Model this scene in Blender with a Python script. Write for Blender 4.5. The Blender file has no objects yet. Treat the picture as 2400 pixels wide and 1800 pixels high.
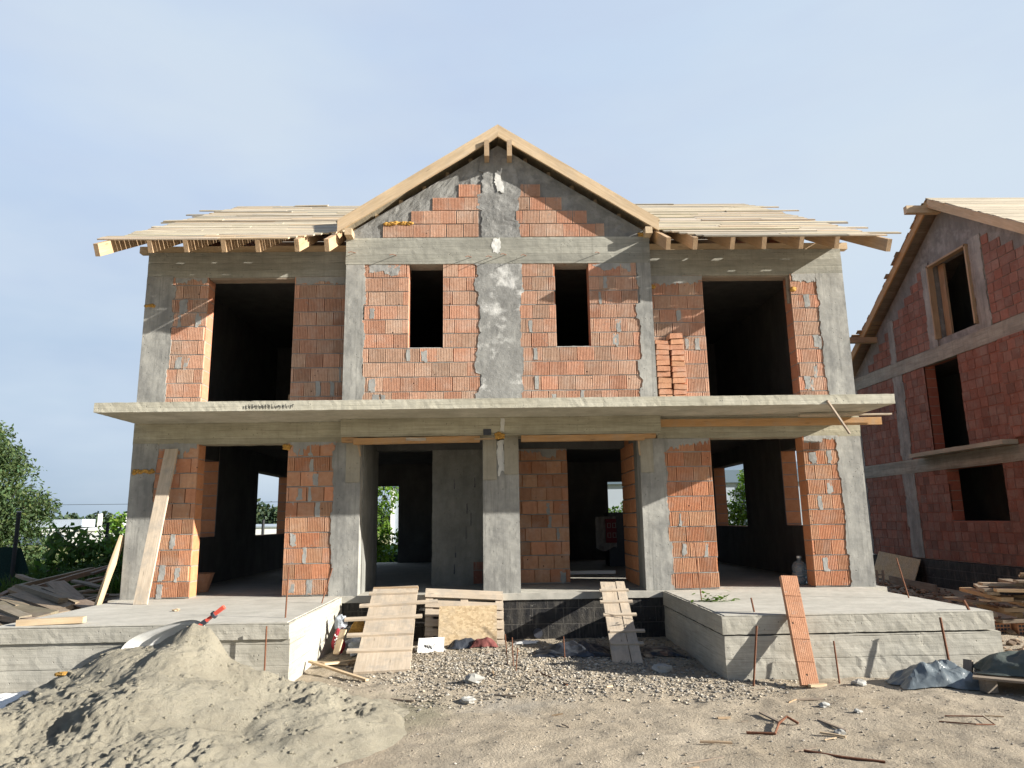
import bpy, math, random
import numpy as np
from mathutils import Matrix, Vector
random.seed(7); RNG=np.random.default_rng(7)
scene=bpy.context.scene; COL=scene.collection
GZ=-0.72                                            # ground level; the ground floor is z = 0
SUN=np.array([0.889,-0.287,0.357]); SUN/=np.linalg.norm(SUN)   # towards the sun

# ------------------------------------------------------------------ noise
def _h(i,j,k,s):
    n=(i*374761393+j*668265263+k*2147483647%4294967291+s*974634777).astype(np.int64)&0xffffffff
    n=((n^(n>>13))*1274126177)&0xffffffff
    n=((n^(n>>16))*2246822519)&0xffffffff
    return ((n^(n>>15))&0xffff)/65535.0*2-1
def vnoise(P,seed=0):
    P=np.asarray(P,float); I=np.floor(P).astype(np.int64); F=P-I; F=F*F*(3-2*F); r=0
    for a in (0,1):
        for b in (0,1):
            for c in (0,1):
                w=(F[:,0] if a else 1-F[:,0])*(F[:,1] if b else 1-F[:,1])*(F[:,2] if c else 1-F[:,2])
                r=r+w*_h(I[:,0]+a,I[:,1]+b,I[:,2]+c,seed)
    return r
def fbm(P,seed=0,octv=4,gain=.5):
    P=np.asarray(P,float); a=1; r=0
    for o in range(octv):
        r=r+a*vnoise(P*(2**o)+o*17.3,seed+o); a*=gain
    return r

# ------------------------------------------------------------------ mesh builder
class MB:
    def __init__(s): s.v=[];s.f=[];s.t=[];s.g=[];s.n=0
    def add(s,V,F,tint=(1,1,1),guv=None):
        V=np.asarray(V,float); n=len(V)
        s.v.append(V)
        T=np.asarray(tint,float)
        if T.ndim==1: T=np.tile(T,(n,1))
        s.t.append(T); s.g.append(V.copy() if guv is None else np.asarray(guv,float))
        o=s.n; s.f.extend([tuple(int(i)+o for i in f) for f in F]); s.n+=n
    def box(s,x0,x1,y0,y1,z0,z1,tint=(1,1,1)):
        V=[(x,y,z) for z in (z0,z1) for y in (y0,y1) for x in (x0,x1)]
        s.add(V,[(0,2,3,1),(4,5,7,6),(0,1,5,4),(2,6,7,3),(0,4,6,2),(1,3,7,5)],tint)
    def rough(s,x0,x1,y0,y1,z0,z1,step=.07,amp=.005,freq=9,seed=3,tint=(1,1,1)):
        L=[(x0,x1),(y0,y1),(z0,z1)]; N=[max(1,int(round((b-a)/step))) for a,b in L]
        for ax in range(3):
            u,w=[(1,2),(2,0),(0,1)][ax]
            for sd in (0,1):
                A=np.linspace(*L[u],N[u]+1); B=np.linspace(*L[w],N[w]+1)
                gu,gw=np.meshgrid(A,B,indexing='ij'); V=np.zeros((gu.size,3))
                V[:,u]=gu.ravel();V[:,w]=gw.ravel();V[:,ax]=L[ax][sd]
                D=np.stack([vnoise(V*freq+k*31.7,seed+k)+.6*vnoise(V*freq*2.7+k*11.7,seed+k+5) for k in range(3)],1)*amp
                # edges chip a little more
                e=np.zeros(len(V))
                for k in range(3):
                    if k!=ax: e=np.maximum(e,(np.minimum(abs(V[:,k]-L[k][0]),abs(V[:,k]-L[k][1]))<step*.5)*1.0)
                V=V+D
                nb=N[w]+1
                F=[]
                for i in range(N[u]):
                    for j in range(N[w]):
                        q=(i*nb+j,(i+1)*nb+j,(i+1)*nb+j+1,i*nb+j+1)
                        F.append(q if sd else q[::-1])
                s.add(V,F,tint)
    def beam(s,p0,p1,w,t,up=(0,0,1),seg=4,warp=.0,tint=(1,1,1),taper=1.0):
        p0=np.array(p0,float);p1=np.array(p1,float);a=p1-p0;Ln=np.linalg.norm(a);a/=Ln
        up=np.array(up,float); sd=np.cross(a,up); sd/=np.linalg.norm(sd); uu=np.cross(sd,a)
        V=[];G=[];o=RNG.random(3)*50
        ph=RNG.random(4)*6.28
        for i in range(seg+1):
            f=i/seg; c=p0+a*Ln*f+uu*warp*math.sin(ph[0]+f*3)+sd*warp*math.sin(ph[1]+f*2.4)
            k=1+(taper-1)*f
            for (q,r) in ((-1,-1),(1,-1),(1,1),(-1,1)):
                V.append(c+sd*q*w/2*k+uu*r*t/2*k); G.append((o[0]+f*Ln,o[1]+q*w/2+r*.013,o[2]+r*t/2))
        F=[(3,2,1,0)]
        for i in range(seg):
            b=i*4
            for k in range(4):
                F.append((b+k,b+(k+1)%4,b+4+(k+1)%4,b+4+k))
        b=seg*4; F.append((b,b+1,b+2,b+3))
        s.add(V,F,tint,G)
    def tube(s,pts,r,n=6,tint=(1,1,1),r1=None,cap=True):
        pts=[np.array(p,float) for p in pts]; m=len(pts); V=[]
        ref=np.array([.31,.52,.79])
        for i,p in enumerate(pts):
            a=pts[min(i+1,m-1)]-pts[max(i-1,0)]; a/=np.linalg.norm(a)+1e-9
            u=np.cross(a,ref);u/=np.linalg.norm(u)+1e-9; w=np.cross(a,u)
            rr=r if r1 is None else r+(r1-r)*i/(m-1)
            for k in range(n):
                th=6.2832*k/n; V.append(p+u*math.cos(th)*rr+w*math.sin(th)*rr)
        F=[]
        for i in range(m-1):
            for k in range(n):
                F.append((i*n+k,i*n+(k+1)%n,(i+1)*n+(k+1)%n,(i+1)*n+k))
        if cap: F.append(tuple(range(n))[::-1]);F.append(tuple((m-1)*n+k for k in range(n)))
        s.add(V,F,tint)
    def grid(s,V,nu,nv,tint=(1,1,1),flip=False,guv=None):
        F=[]
        for i in range(nu-1):
            for j in range(nv-1):
                q=(i*nv+j,(i+1)*nv+j,(i+1)*nv+j+1,i*nv+j+1); F.append(q[::-1] if flip else q)
        s.add(V,F,tint,guv)
    def prism(s,pts,d,tint=(1,1,1)):       # 3-D polygon extruded by vector d
        P=np.array(pts,float); n=len(P); d=np.array(d,float)
        F=[tuple(range(n))[::-1],tuple(range(n,2*n))]+[(i,(i+1)%n,(i+1)%n+n,i+n) for i in range(n)]
        s.add(np.vstack([P,P+d]),F,tint)
    def blob(s,c,r,amp=.25,freq=6,nu=10,nv=7,sc=(1,1,1),seed=1,tint=(1,1,1)):
        V=[]
        for j in range(nv+1):
            th=math.pi*j/nv
            for i in range(nu):
                ph=6.2832*i/nu; V.append((math.sin(th)*math.cos(ph),math.sin(th)*math.sin(ph),math.cos(th)))
        V=np.array(V); k=1+amp*fbm(V*freq*.35+np.array(c)*5,seed,3)
        V=V*k[:,None]*r*np.array(sc)+np.array(c)
        F=[(j*nu+i,(j+1)*nu+i,(j+1)*nu+(i+1)%nu,j*nu+(i+1)%nu) for j in range(nv) for i in range(nu)]
        s.add(V,F,tint)
    def build(s,name,mat,parent=None,smooth=False,origin=None):
        V=np.vstack(s.v); T=np.vstack(s.t); G=np.vstack(s.g)
        loc=np.zeros(3)
        if origin is not None:
            loc=np.array([(V[:,0].min()+V[:,0].max())/2,(V[:,1].min()+V[:,1].max())/2,V[:,2].min()]) if origin=='base' else np.array(origin,float)
            V=V-loc
        me=bpy.data.meshes.new(name); me.from_pydata(V.tolist(),[],s.f)
        a=me.attributes.new('tint','FLOAT_COLOR','POINT'); a.data.foreach_set('color',np.hstack([T,np.ones((len(T),1))]).astype(np.float32).ravel())
        a=me.attributes.new('guv','FLOAT_VECTOR','POINT'); a.data.foreach_set('vector',G.astype(np.float32).ravel())
        if smooth: me.polygons.foreach_set('use_smooth',[True]*len(me.polygons))
        me.materials.append(mat); me.update()
        o=bpy.data.objects.new(name,me); COL.objects.link(o); o.location=loc
        if parent is not None:
            o.parent=parent; o.matrix_parent_inverse=Matrix.Translation(-Vector(BASE.get(parent.name,(0,0,0))))
            BASE[o.name]=tuple(np.array(loc))
        else: BASE[o.name]=tuple(loc)
        return o
BASE={}
def tag(o,label,cat,group=None,kind=None):
    if label: o['label']=label
    if cat: o['category']=cat
    if group: o['group']=group
    if kind: o['kind']=kind
    return o
def thing(name,label,cat,loc=(0,0,0),group=None):
    o=bpy.data.objects.new(name,None); COL.objects.link(o); o.location=loc; o.empty_display_size=.3
    BASE[o.name]=tuple(loc); return tag(o,label,cat,group)

# ------------------------------------------------------------------ materials
def newmat(name):
    m=bpy.data.materials.new(name); m.use_nodes=True; nt=m.node_tree
    for n in list(nt.nodes): nt.nodes.remove(n)
    out=nt.nodes.new('ShaderNodeOutputMaterial'); b=nt.nodes.new('ShaderNodeBsdfPrincipled')
    nt.links.new(b.outputs[0],out.inputs[0]); b.inputs['Roughness'].default_value=.9
    try: b.inputs['Specular IOR Level'].default_value=.25
    except: pass
    return m,nt,b
class NT:
    def __init__(s,nt): s.nt=nt
    def n(s,t,**k):
        n=s.nt.nodes.new(t)
        for a,b in k.items():
            if a.startswith('_'): setattr(n,a[1:],b)
            else:
                i=n.inputs[int(a[1:])] if a[0]=='i' and a[1:].isdigit() else n.inputs[a]
                if isinstance(b,bpy.types.NodeSocket): s.nt.links.new(b,i)
                else: i.default_value=b
        return n
    def noise(s,vec,scale,detail=4,rough=.6,dim=None):
        return s.n('ShaderNodeTexNoise',Vector=vec,Scale=scale,Detail=detail,Roughness=rough).outputs['Fac']
    def ramp(s,fac,stops):
        n=s.n('ShaderNodeValToRGB',Fac=fac); e=n.color_ramp.elements
        while len(e)<len(stops): e.new(.5)
        for x,(p,c) in zip(e,stops):
            x.position=p; x.color=(c,c,c,1) if not hasattr(c,'__len__') else (*c,1)
        return n.outputs['Color']
    def mix(s,fac,a,b,blend='MIX'):
        n=s.n('ShaderNodeMix',_data_type='RGBA',_blend_type=blend)
        for k,v in ((0,fac),(6,a),(7,b)):
            if isinstance(v,bpy.types.NodeSocket): s.nt.links.new(v,n.inputs[k])
            else: n.inputs[k].default_value=v if k==0 else (*v,1)
        return n.outputs[2]
    def math(s,op,a,b=0,c=0):
        n=s.n('ShaderNodeMath',_operation=op)
        for k,v in enumerate((a,b,c)):
            if isinstance(v,bpy.types.NodeSocket): s.nt.links.new(v,n.inputs[k])
            else: n.inputs[k].default_value=v
        return n.outputs[0]
    def bump(s,b,h,dist=.01,strength=1.0):
        n=s.n('ShaderNodeBump',Height=h,Distance=dist,Strength=strength); s.nt.links.new(n.outputs[0],b.inputs['Normal'])
    def mapv(s,vec,scale):
        return s.n('ShaderNodeMapping',Vector=vec,Scale=scale).outputs[0]
    def geo(s): return s.n('ShaderNodeNewGeometry').outputs['Position']
    def obj(s): return s.n('ShaderNodeTexCoord').outputs['Object']
    def attr(s,name,out='Color'): return s.n('ShaderNodeAttribute',_attribute_name=name).outputs[out]
    def set(s,b,k,v):
        if isinstance(v,bpy.types.NodeSocket): s.nt.links.new(v,b.inputs[k])
        else: b.inputs[k].default_value=v

def concrete(name,c0,c1,boards=0,streak=.35,holes=.5,bump=.006,scale=1.0,warm=None,pale=0.0):
    m,nt,b=newmat(name); N=NT(nt); P=N.geo()
    big=N.noise(P,1.7*scale,5,.6); med=N.noise(P,9*scale,6,.65); fine=N.noise(P,70,3,.7)
    q=N.noise(N.mapv(P,(2.2,2.2,.8) if not boards else (.7,.7,3.5)),1.6,6,.62)
    col=N.mix(N.ramp(N.math('ADD',N.math('MULTIPLY',big,.45),N.math('MULTIPLY',q,.55)),[(.40,0),(.60,1)]),c0,c1)
    col=N.mix(N.math('MULTIPLY',N.ramp(med,[(.4,0),(.8,1)]),.35),col,tuple(x*.66 for x in c0))
    st=N.noise(N.mapv(P,(7,7,.35)),3,5,.65)                        # runs down the face
    col=N.mix(N.math('MULTIPLY',N.ramp(st,[(.5,0),(.72,1)]),streak),col,tuple(x*.55 for x in c0))
    if warm: col=N.mix(N.ramp(N.noise(P,.9,4,.6),[(.45,0),(.7,1)]),col,warm)
    if pale: col=N.mix(N.math('MULTIPLY',N.ramp(N.noise(P,2.3,5,.7),[(.50,0),(.62,1)]),pale),col,(.58,.58,.56))
    h=N.math('ADD',N.math('MULTIPLY',med,.7),N.math('MULTIPLY',fine,.35))
    if boards:
        z=N.n('ShaderNodeSeparateXYZ',Vector=P).outputs['Z']
        w=N.math('ADD',N.math('MULTIPLY',z,1/boards),N.math('MULTIPLY',N.noise(N.mapv(P,(.5,.5,3)),2,2),.12))
        fr=N.math('FRACT',w)
        ln=N.math('MULTIPLY',N.ramp(fr,[(0,1),(.03,0),(.97,0),(1,1)]),N.ramp(N.noise(N.mapv(P,(1.5,1.5,6)),1,3),[(.4,.1),(.6,1)]))
        fl=N.math('FLOOR',w); wn=N.n('ShaderNodeTexWhiteNoise',_noise_dimensions='1D',W=fl).outputs['Value']
        col=N.mix(N.math('MULTIPLY',ln,.45),col,tuple(x*.42 for x in c0))
        col=N.mix(N.math('MULTIPLY',wn,.42),col,tuple(x*.6 for x in c0))
        gr=N.noise(N.mapv(P,(2.2,2.2,60)),1,4,.6)
        col=N.mix(N.math('MULTIPLY',N.ramp(gr,[(.45,0),(.7,1)]),.45),col,tuple(x*.55 for x in c0))
        h=N.math('SUBTRACT',N.math('ADD',h,N.math('MULTIPLY',gr,.5)),N.math('MULTIPLY',ln,.9))
    if holes:
        v=N.n('ShaderNodeTexVoronoi',Vector=P,Scale=17,Randomness=1).outputs['Distance']
        hole=N.ramp(v,[(0,1),(.1,1),(.16,0)]); gate=N.ramp(N.noise(P,5,2),[(.52,0),(.58,1)])
        hole=N.math('MULTIPLY',hole,gate)
        col=N.mix(N.math('MULTIPLY',hole,holes),col,(.06,.06,.055)); h=N.math('SUBTRACT',h,N.math('MULTIPLY',hole,1.2))
    N.set(b,'Base Color',col); N.bump(b,h,bump,1); b.inputs['Roughness'].default_value=.93
    return m
def woodmat(name,c0,c1,knots=True,dirt=.35,rough=.75):
    m,nt,b=newmat(name); N=NT(nt); g=N.attr('guv','Vector')
    gr=N.noise(N.mapv(g,(1.6,26,26)),1.5,6,.65); br=N.noise(N.mapv(g,(.8,3,3)),2,3,.6)
    col=N.mix(N.ramp(gr,[(.3,0),(.7,1)]),c0,c1)
    col=N.mix(N.math('MULTIPLY',N.ramp(br,[(.4,0),(.75,1)]),.5),col,tuple(x*.6 for x in c0))
    if knots:
        v=N.n('ShaderNodeTexVoronoi',Vector=N.mapv(g,(1.3,7,7)),Scale=1.6).outputs['Distance']
        k=N.ramp(v,[(0,1),(.07,.8),(.14,0)]); col=N.mix(N.math('MULTIPLY',k,.65),col,tuple(x*.35 for x in c0))
    d=N.ramp(N.noise(N.geo(),5,5,.7),[(.48,0),(.68,1)]); col=N.mix(N.math('MULTIPLY',d,dirt),col,(.30,.28,.25))
    col=N.mix(1.0,col,N.attr('tint'),'MULTIPLY')
    N.set(b,'Base Color',col); N.bump(b,N.math('ADD',gr,N.math('MULTIPLY',N.noise(N.geo(),120,2),.4)),.0025,1); b.inputs['Roughness'].default_value=rough
    return m
def brickmat(name,c0,c1,dust,dustamt=.35):
    m,nt,b=newmat(name); N=NT(nt); P=N.geo()
    n1=N.noise(P,14,5,.65); n2=N.noise(P,3,4,.6)
    col=N.mix(N.ramp(n1,[(.3,0),(.72,1)]),c0,c1)
    col=N.mix(1.0,col,N.attr('tint'),'MULTIPLY')
    st=N.noise(N.mapv(P,(22,22,1.6)),1,4,.6)
    col=N.mix(N.math('MULTIPLY',N.ramp(st,[(.48,0),(.75,1)]),.3),col,tuple(x*.55 for x in c0))
    col=N.mix(N.math('MULTIPLY',N.ramp(n2,[(.5,0),(.72,1)]),dustamt),col,dust)
    v=N.n('ShaderNodeTexVoronoi',Vector=P,Scale=7,Randomness=1).outputs['Distance']
    hole=N.math('MULTIPLY',N.ramp(v,[(0,1),(.07,1),(.10,0)]),N.ramp(N.noise(P,4,2),[(.50,0),(.54,1)]))      # nicks and chips
    col=N.mix(hole,col,(.07,.045,.035))
    g=N.ramp(N.noise(N.mapv(P,(5,5,9)),1.6,6,.72),[(.60,0),(.69,1)]); col=N.mix(N.math('MULTIPLY',g,.6),col,(.32,.31,.29))   # smeared mortar film
    N.set(b,'Base Color',col); N.bump(b,N.math('SUBTRACT',N.math('ADD',N.noise(P,90,3,.7),n1),hole),.004,1)
    return m
def coremat(name,c0,c1,z0,axis_lines=True,lines=.35):
    m,nt,b=newmat(name); N=NT(nt); P=N.geo(); sp=N.n('ShaderNodeSeparateXYZ',Vector=P)
    n1=N.noise(P,11,5,.65); row=N.math('MULTIPLY',N.math('SUBTRACT',sp.outputs['Z'],z0),4)
    wn=N.n('ShaderNodeTexWhiteNoise',_noise_dimensions='1D',W=N.math('FLOOR',row)).outputs['Value']
    col=N.mix(N.ramp(n1,[(.3,0),(.7,1)]),c0,c1); col=N.mix(N.math('MULTIPLY',wn,.35),col,tuple(x*.7 for x in c0))
    w=N.math('ADD',row,N.math('MULTIPLY',N.noise(P,6,3),.1)); ln=N.ramp(N.math('FRACT',w),[(0,1),(.07,0),(.95,0),(1,1)])
    col=N.mix(ln,col,(.27,.26,.24)); N.set(b,'Base Color',col)
    N.bump(b,N.math('SUBTRACT',N.noise(P,60,4),N.math('MULTIPLY',ln,1.0)),.006,1)
    return m
def simple(name,c,rough=.8,var=.25,scale=12,bump=.002,metal=0,tint=False,spec=None):
    m,nt,b=newmat(name); N=NT(nt); P=N.obj(); n=N.noise(P,scale,5,.65)
    col=N.mix(N.ramp(n,[(.3,0),(.72,1)]),tuple(x*(1-var) for x in c),tuple(min(1,x*(1+var)) for x in c))
    if tint: col=N.mix(1.0,col,N.attr('tint'),'MULTIPLY')
    N.set(b,'Base Color',col); b.inputs['Roughness'].default_value=rough; b.inputs['Metallic'].default_value=metal
    if spec is not None: b.inputs['Specular IOR Level'].default_value=spec
    if bump: N.bump(b,n,bump,1)
    return m
def leafmat(name,c,trans=.35,rough=.5):
    m,nt,b=newmat(name); N=NT(nt); out=[x for x in nt.nodes if x.type=='OUTPUT_MATERIAL'][0]
    col=N.mix(1.0,c,N.attr('tint'),'MULTIPLY'); N.set(b,'Base Color',col); b.inputs['Roughness'].default_value=rough
    t=N.n('ShaderNodeBsdfTranslucent',Color=N.mix(1.0,col,(1.0,1.15,.45),'MULTIPLY'))
    mx=N.n('ShaderNodeMixShader',Fac=trans); nt.links.new(b.outputs[0],mx.inputs[1]); nt.links.new(t.outputs[0],mx.inputs[2]); nt.links.new(mx.outputs[0],out.inputs[0])
    return m

M={}
M['slab']=concrete('board_marked_concrete',(.42,.40,.32),(.55,.53,.445),boards=.075,streak=.15,holes=.55)
M['beam']=concrete('formed_concrete_beam',(.28,.276,.24),(.43,.423,.365),boards=.13,streak=.3,holes=.5)
M['beam_bounce']=concrete('olive_bounce_lit_concrete',(.355,.33,.245),(.49,.46,.355),boards=.13,streak=.2,holes=.5)  # warm ground bounce put into the colour of the lower beams
M['column']=concrete('grey_column_concrete',(.22,.22,.21),(.385,.38,.35),boards=0,streak=.6,holes=.6,bump=.005)
M['mortar']=concrete('rough_grey_render',(.20,.20,.192),(.31,.31,.295),boards=0,streak=.25,holes=0,bump=.014,pale=.85)
M['gable_mortar']=concrete('combed_grey_render',(.17,.17,.165),(.255,.255,.243),boards=0,streak=.25,holes=0,bump=.016,pale=.2)
M['smear']=concrete('light_mortar',(.27,.27,.26),(.37,.37,.35),streak=.1,holes=0,bump=.01)
M['white_smear']=concrete('whitish_plaster',(.55,.55,.53),(.66,.66,.63),streak=.1,holes=0,bump=.01)
M['terrace']=concrete('terrace_concrete',(.37,.355,.305),(.48,.462,.405),boards=.24,streak=.12,holes=.45)
M['terrace_top']=concrete('floated_concrete',(.41,.395,.35),(.51,.492,.44),streak=.05,holes=0,bump=.004)
M['floor']=concrete('dusty_floor_screed',(.36,.35,.31),(.46,.44,.39),streak=.0,holes=0)
M['inner']=concrete('inner_darkened_grey',(.10,.10,.098),(.14,.138,.133),streak=.2,holes=0)  # interior faces darkened to deepen the shade in the rooms
M['plaster']=concrete('grey_block_plaster',(.165,.165,.152),(.25,.25,.23),streak=.15,holes=.2,bump=.008)
M['brick_up']=brickmat('pinkish_hollow_brick',(.47,.265,.178),(.585,.36,.255),(.60,.49,.41),.45)
M['brick_low']=brickmat('orange_hollow_brick',(.44,.21,.12),(.54,.29,.175),(.52,.43,.37),.35)
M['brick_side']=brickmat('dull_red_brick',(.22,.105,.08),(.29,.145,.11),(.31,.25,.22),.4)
M['core_low']=coremat('brick_reveal_lower',(.50,.21,.10),(.6,.29,.15),.02)
M['core_up']=coremat('brick_reveal_upper',(.46,.20,.12),(.56,.27,.17),3.05)
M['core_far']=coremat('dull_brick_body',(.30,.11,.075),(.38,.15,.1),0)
M['wood_new']=woodmat('fresh_sawn_spruce',(.48,.355,.22),(.61,.48,.325),dirt=.2)
M['wood_roof']=woodmat('pale_roof_board',(.44,.375,.275),(.58,.51,.395),dirt=.25)
M['wood_orange']=woodmat('orange_form_timber',(.40,.225,.095),(.52,.31,.15),dirt=.3)
M['wood_rafter']=woodmat('orange_rafter_timber',(.42,.28,.165),(.54,.385,.24),dirt=.2)
M['wood_pale']=woodmat('cement_dusted_board',(.45,.37,.28),(.58,.49,.385),dirt=.6)
M['wood_old']=woodmat('weathered_board',(.21,.165,.125),(.33,.27,.21),dirt=.3)
M['wood_brown']=woodmat('brown_weathered_board',(.34,.235,.14),(.46,.34,.22),dirt=.3)
M['osb']=woodmat('plywood_sheet',(.42,.31,.175),(.55,.42,.26),knots=False,dirt=.3)
M['ply_grey']=concrete('cement_stained_plywood',(.28,.26,.21),(.36,.335,.27),streak=.3,holes=.3)
M['bitumen']=None
M['rust']=simple('rusty_steel',(.16,.07,.04),.85,.4,60)
M['tile']=brickmat('terracotta_block',(.45,.225,.13),(.56,.30,.185),(.58,.44,.35),.35)
M['foam']=simple('dried_yellow_foam',(.45,.25,.06),.85,.35,30,.01)
M['tarp']=simple('grey_plastic_sheet',(.13,.155,.17),.33,.2,4,0,spec=.6)
M['tarp_dark']=simple('dark_plastic_sheet',(.035,.04,.05),.35,.3,4,0,spec=.5)
M['tarp_green']=simple('dark_green_grey_cloth',(.075,.09,.082),.6,.25,5,.002)
M['paper']=simple('white_paper',(.78,.78,.76),.9,.06,5,.002)
M['ink']=simple('dark_pencil',(.05,.05,.05),.9,.1,5,0)
M['sack']=simple('shade_greyed_sack',(.26,.24,.23),.9,.2,20,.002)  # white cloth greyed for the darkness of the hall
M['shaded_red']=simple('shade_darkened_red',(.17,.03,.04),.8,.2,20,0)  # print red darkened for the same dim hall
M['maroon']=simple('dark_maroon_rag',(.15,.05,.045),.85,.4,9,.006)
M['red_bag']=simple('crimson_bag',(.30,.03,.045),.6,.2,9,.004)
M['grey_bag']=simple('grey_crumpled_bag',(.33,.36,.40),.6,.3,7,.004)
M['white_plastic']=simple('dusty_white_tray',(.60,.60,.575),.5,.1,5,.001)
M['red_plastic']=simple('red_handle_plastic',(.72,.11,.075),.45,.08,5,0)
M['dark_metal']=simple('dark_steel',(.05,.055,.07),.5,.2,20,.001)
M['net']=simple('dark_green_shade_net',(.012,.035,.030),.85,.3,30,.002)
M['post']=simple('dark_post_steel',(.03,.032,.035),.6,.3,20,.001)
M['bark']=simple('grey_bark',(.12,.10,.075),.95,.35,16,.02)
M['stone']=simple('pale_pebble',(.33,.31,.275),.9,.25,20,.003,tint=True)
M['lump']=concrete('broken_concrete',(.30,.295,.275),(.39,.385,.36),holes=0,streak=0)
M['white_wall']=simple('white_cladding',(.80,.80,.79),.6,.04,.2,0)
M['hall']=simple('pale_grey_cladding',(.36,.41,.47),.5,.06,.3,0)
M['hall_trim']=simple('blue_grey_trim',(.13,.18,.23),.5,.1,.3,0)
M['brown_roof']=simple('brown_roof_tiles',(.13,.085,.07),.9,.2,2,.01)
M['dark_glass']=simple('dark_glass',(.03,.035,.04),.15,.1,2,0)
M['green_door']=simple('green_paint',(.03,.25,.13),.5,.1,2,0)
M['clear_jug']=None
M['leaf_a']=leafmat('acacia_leaf',(.07,.108,.042)); M['leaf_b']=leafmat('walnut_leaf',(.085,.16,.045),.35,.4)
M['leaf_c']=leafmat('bright_leaf',(.125,.215,.035),.45); M['leaf_far']=leafmat('far_leaf',(.060,.092,.052),.2)
M['grass']=leafmat('grass_blade',(.055,.12,.028),.35)

def bitumen():
    m,nt,b=newmat('black_bitumen_coat'); N=NT(nt); P=N.geo()
    n=N.noise(P,4,6,.7); s=N.noise(N.mapv(P,(7,7,1)),2,5,.65)
    col=N.mix(N.ramp(n,[(.4,0),(.7,1)]),(.018,.018,.02),(.05,.047,.042))
    col=N.mix(N.math('MULTIPLY',N.ramp(s,[(.5,0),(.7,1)]),.7),col,(.12,.11,.095))
    br=N.n('ShaderNodeTexBrick',Vector=N.n('ShaderNodeMapping',Vector=P,Rotation=(math.pi/2,0,0)).outputs[0],Scale=1,**{'Mortar Size':.006,'Brick Width':.5,'Row Height':.24})
    f=br.outputs['Fac']; col=N.mix(N.math('MULTIPLY',f,.6),col,(.14,.13,.115))
    spl=N.ramp(N.noise(P,13,6,.75),[(.62,0),(.70,1)]); col=N.mix(N.math('MULTIPLY',spl,.6),col,(.3,.29,.26))
    N.set(b,'Base Color',col); b.inputs['Roughness'].default_value=.55; N.bump(b,N.math('SUBTRACT',N.noise(P,25,5),f),.01,1); return m
M['bitumen']=bitumen()
def jugmat():
    m,nt,b=newmat('clear_water_jug'); N=NT(nt); b.inputs['Base Color'].default_value=(.55,.62,.66,1); b.inputs['Roughness'].default_value=.1
    b.inputs['Transmission Weight'].default_value=.7; return m
M['clear_jug']=jugmat()
def osbmat():
    m,nt,b=newmat('strand_board'); N=NT(nt); P=N.geo()
    v=N.n('ShaderNodeTexVoronoi',Vector=N.mapv(P,(16,30,22)),Scale=1.6).outputs['Color']
    f=N.n('ShaderNodeSeparateColor',Color=v).outputs[0]
    col=N.mix(f,(.38,.28,.165),(.58,.45,.285)); col=N.mix(N.math('MULTIPLY',N.ramp(N.noise(P,3,5),[(.45,0),(.7,1)]),.5),col,(.40,.36,.29))
    N.set(b,'Base Color',col); N.bump(b,f,.002,1); return m
M['osb']=osbmat()
def groundmat():
    m,nt,b=newmat('dry_site_soil'); N=NT(nt); P=N.geo(); sp=N.n('ShaderNodeSeparateXYZ',Vector=P)
    X,Y=sp.outputs['X'],sp.outputs['Y']
    n1=N.noise(P,.8,6,.65); n2=N.noise(P,6,6,.7); n3=N.noise(P,45,4,.75)
    col=N.mix(N.ramp(n1,[(.32,0),(.68,1)]),(.335,.28,.205),(.44,.38,.295))
    col=N.mix(N.math('MULTIPLY',N.ramp(n2,[(.45,0),(.72,1)]),.5),col,(.195,.17,.137))
    col=N.mix(N.math('MULTIPLY',N.ramp(n3,[(.55,0),(.7,1)]),.45),col,(.44,.395,.32))
    col=N.mix(N.math('MULTIPLY',N.ramp(n3,[(.3,1),(.42,0)]),.45),col,(.14,.115,.09))
    # cement dust near the middle
    dx=N.math('SUBTRACT',X,0.1); dy=N.math('SUBTRACT',Y,-4.1)
    r=N.math('SQRT',N.math('ADD',N.math('MULTIPLY',dx,dx),N.math('MULTIPLY',N.math('MULTIPLY',dy,dy),2.2)))
    dm=N.ramp(N.math('ADD',r,N.math('MULTIPLY',N.noise(P,2.5,5),1.2)),[(.0,1),(.55,.9),(1.0,0)])
    rr=N.math('DIVIDE',N.math('ADD',r,N.math('MULTIPLY',N.noise(P,2.5,5),1.4)),2.0)
    col=N.mix(N.ramp(rr,[(.25,.6),(.65,0)]),col,(.44,.425,.385))
    ex=N.math('SUBTRACT',X,-1.25); ey=N.math('MULTIPLY',N.math('SUBTRACT',Y,-4.35),1.1)
    r2=N.math('ADD',N.math('SQRT',N.math('ADD',N.math('MULTIPLY',ex,ex),N.math('MULTIPLY',ey,ey))),N.math('MULTIPLY',N.math('SUBTRACT',N.noise(P,3,5),.5),1.3))
    col=N.mix(N.ramp(r2,[(.45,.75),(.95,0)]),col,(.235,.22,.155))       # damp greenish sand trodden out beside the heap
    # field: grass and scrub to the left behind the fence and far away
    fld=N.ramp(N.math('DIVIDE',N.math('SUBTRACT',Y,6),10),[(0,0),(.5,1)])
    lft=N.ramp(N.math('DIVIDE',N.math('SUBTRACT',-9.0,X),6),[(0,0),(1,1)])
    far=N.ramp(N.math('DIVIDE',N.math('SUBTRACT',Y,13),8),[(0,0),(1,1)])
    g=N.math('MAXIMUM',N.math('MULTIPLY',fld,lft),far)
    gc=N.mix(N.ramp(N.noise(P,.12,5,.65),[(.4,0),(.6,1)]),(.085,.12,.03),(.30,.27,.13))
    col=N.mix(g,col,gc); N.set(b,'Base Color',col)
    N.bump(b,N.math('ADD',N.math('MULTIPLY',n2,1.2),N.math('MULTIPLY',n3,.8)),.03,1); b.inputs['Roughness'].default_value=1
    return m
M['ground']=groundmat()
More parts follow.
